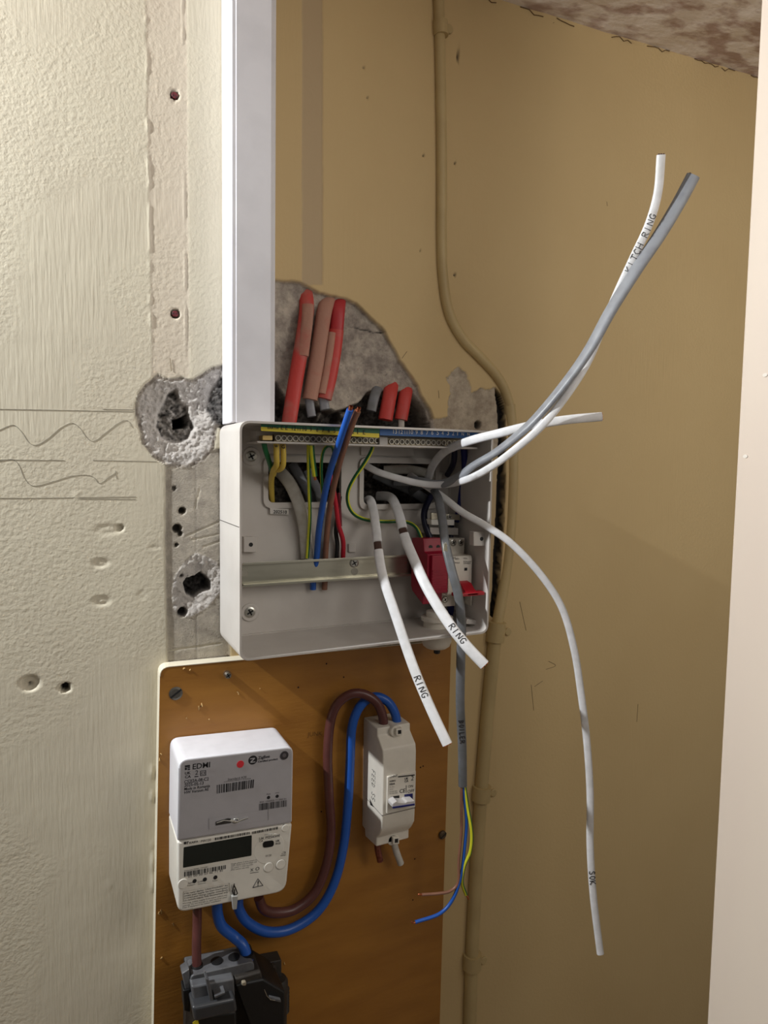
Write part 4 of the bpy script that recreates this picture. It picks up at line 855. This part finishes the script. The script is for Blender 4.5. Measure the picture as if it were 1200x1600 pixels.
wire('black_wire', [(531, 775, .012), (528, 800, .012), (525, 830, .012), (527, 850, .012), (526, 872, .010)], .0052, black_i, 'black wire beside the red wire above the rail', False)
wire('maroon_wire', [(529, 770, .014), (531, 800, .014), (532, 822, .012)], .004, mat('maroon', (120, 26, 44), .5), 'short maroon wire behind the red wire', False)
tag(sweep('old_cable', [(425, 730, -.02), (438, 738, -.004), (454, 758, .010), (468, 790, .014), (476, 825, .014), (480, 872, .012)], .0145, .007, sheath_old), 'wide beige flat cable through the left opening of the box', 'cable')
tag(sweep('old_cable', [(480, 735, -.02), (494, 760, -.01), (502, 785, .002), (506, 825, .008), (504, 872, .009)], .0105, .006, sheath_g), 'flat grey cable behind the blue wire in the left opening', 'cable')
tag(sweep('old_cable', [(455, 724, -.025), (470, 748, -.02), (484, 775, -.016), (488, 810, -.01)], .012, .006, sheath_dg), 'dark grey cable deep inside the left opening of the box', 'cable')
wire('yellow_sleeved_wire', [(432, 690, .058), (432, 712, .056), (432, 726, .050), (427, 736, .036), (424, 752, .016), (425, 784, -.004)], .0064, yellow, 'yellow sleeved wire marked W under the earth bar', False)
wire('yellow_sleeved_wire', [(442, 690, .058), (443, 712, .056), (442, 728, .05), (436, 734, .042), (430, 734, .034), (427, 742, .024)], .006, yellow, 'yellow sleeved wire marked G under the earth bar', False)
flat_text('W', (428.5, 699), (434.5, 699.2), .0615, ink, bpy.data.objects['yellow_sleeved_wire'], 'handwriting', bold=.03); flat_text('G', (439.5, 700.5), (445, 700.8), .0615, ink, bpy.data.objects['yellow_sleeved_wire.001'], 'handwriting', bold=.03)
wire('green_wire', [(412, 690, .052), (415, 704, .05), (421, 722, .04), (426, 740, .015)], .0056, green_i, 'plain green wire at the left end of the earth bar', False)
wire('earth_wire', [(482, 692, .05), (482, 720, .04), (483, 760, .03), (484, 810, .024), (480, 872, .018)], .0042, yel, 'long green and yellow wire running straight down to the rail', False, gy)
wire('earth_wire', [(487, 696, .066), (488, 710, .066), (490, 728, .064), (492, 744, .062)], .0058, yel, 'short thick green and yellow wire cut off below the earth bar', True, gy)
wire('earth_wire', [(506, 790, .0), (503, 760, .02), (502, 728, .036), (505, 706, .044), (512, 697, .046), (520, 700, .044), (522, 715, .04), (524, 735, .036)], .0036, gy, 'thin green and yellow wire arching behind the blue wire', False, yel)
wire('earth_wire', [(534, 712, .05), (530, 722, .046), (526, 735, .042)], .004, yel, 'tiny green and yellow wire end right of the blue wire', True, gy)
wire('earth_wire', [(584, 690, .05), (580, 705, .048), (568, 726, .044), (553, 748, .038), (544, 768, .032), (544, 787, .026), (553, 803, .02), (572, 812, .016), (600, 815, .014), (632, 815, .016), (650, 824, .026), (660, 845, .034)], .0044, gy, 'green and yellow wire looping from earth bar to the red module', False, yel)
wire('blue_wire', [(724, 688, .05), (725, 705, .046), (726, 735, .036), (722, 765, .03), (718, 795, .03), (712, 815, .032)], .0082, navy, 'dark blue wire down the right inside of the box', False)
wire('navy_wire', [(709, 692, .05), (710, 708, .044), (708, 725, .034), (699, 742, .012)], .0074, mat('blackish_blue', (16, 20, 48), .4), 'blackish blue wire under the right end of the neutral bar', False)
wire('navy_wire', [(683, 762, .0), (672, 778, .012), (663, 800, .022), (665, 822, .03), (674, 846, .036)], .0082, mat('blackish_blue', (16, 20, 48), .4), 'dark navy wire curving into the top of the red module', False)
wire('navy_wire', [(706, 815, .02), (705, 828, .028), (704, 846, .034)], .0066, mat('blackish_blue', (16, 20, 48), .4), 'short navy wire under the metal clamp', False)
wire('blue_wire', [(703, 938, .035), (704, 952, .032), (700, 966, .026)], .009, navy, 'dark blue wire leaving the bottom of the main switch', False)
for nm_, pth, w_, m_, lb in (('hidden_cable', [(585, 740, -.03), (610, 752, -.02), (640, 765, -.018), (664, 780, -.016)], .013, sheath_dg, 'dark cable crossing deep inside the right opening of the box'),
                         ('hidden_cable', [(600, 735, -.03), (640, 734, -.012), (690, 745, .006)], .012, sheath_old, 'pale cable along the top of the right opening of the box')):
    tag(sweep(nm_, pth, w_, .006, m_), lb, 'cable')

# ---------------------------------------------------------------- settle every empty at the base of its thing
bpy.context.view_layer.update()
for o in list(bpy.data.objects):
    if o.type == 'EMPTY' and '_at' in o:
        loc = Vector(o['_at']); del o['_at']; o.location = loc
        for c in o.children: c.matrix_parent_inverse = Matrix.Translation(-loc)
for o in bpy.data.objects:
    g = {'ring_cable': 'white cables marked RING', 'earth_wire': 'green and yellow earth wires', 'yellow_sleeved_wire': 'yellow sleeved wires under the earth bar',
         'cable_end': 'cut cable ends in the wall recess', 'navy_wire': 'navy wires at the right of the box', 'old_cable': 'old cables in the left opening'}.get(o.name.split('.')[0])
    if o.parent is None and g: o['group'] = g
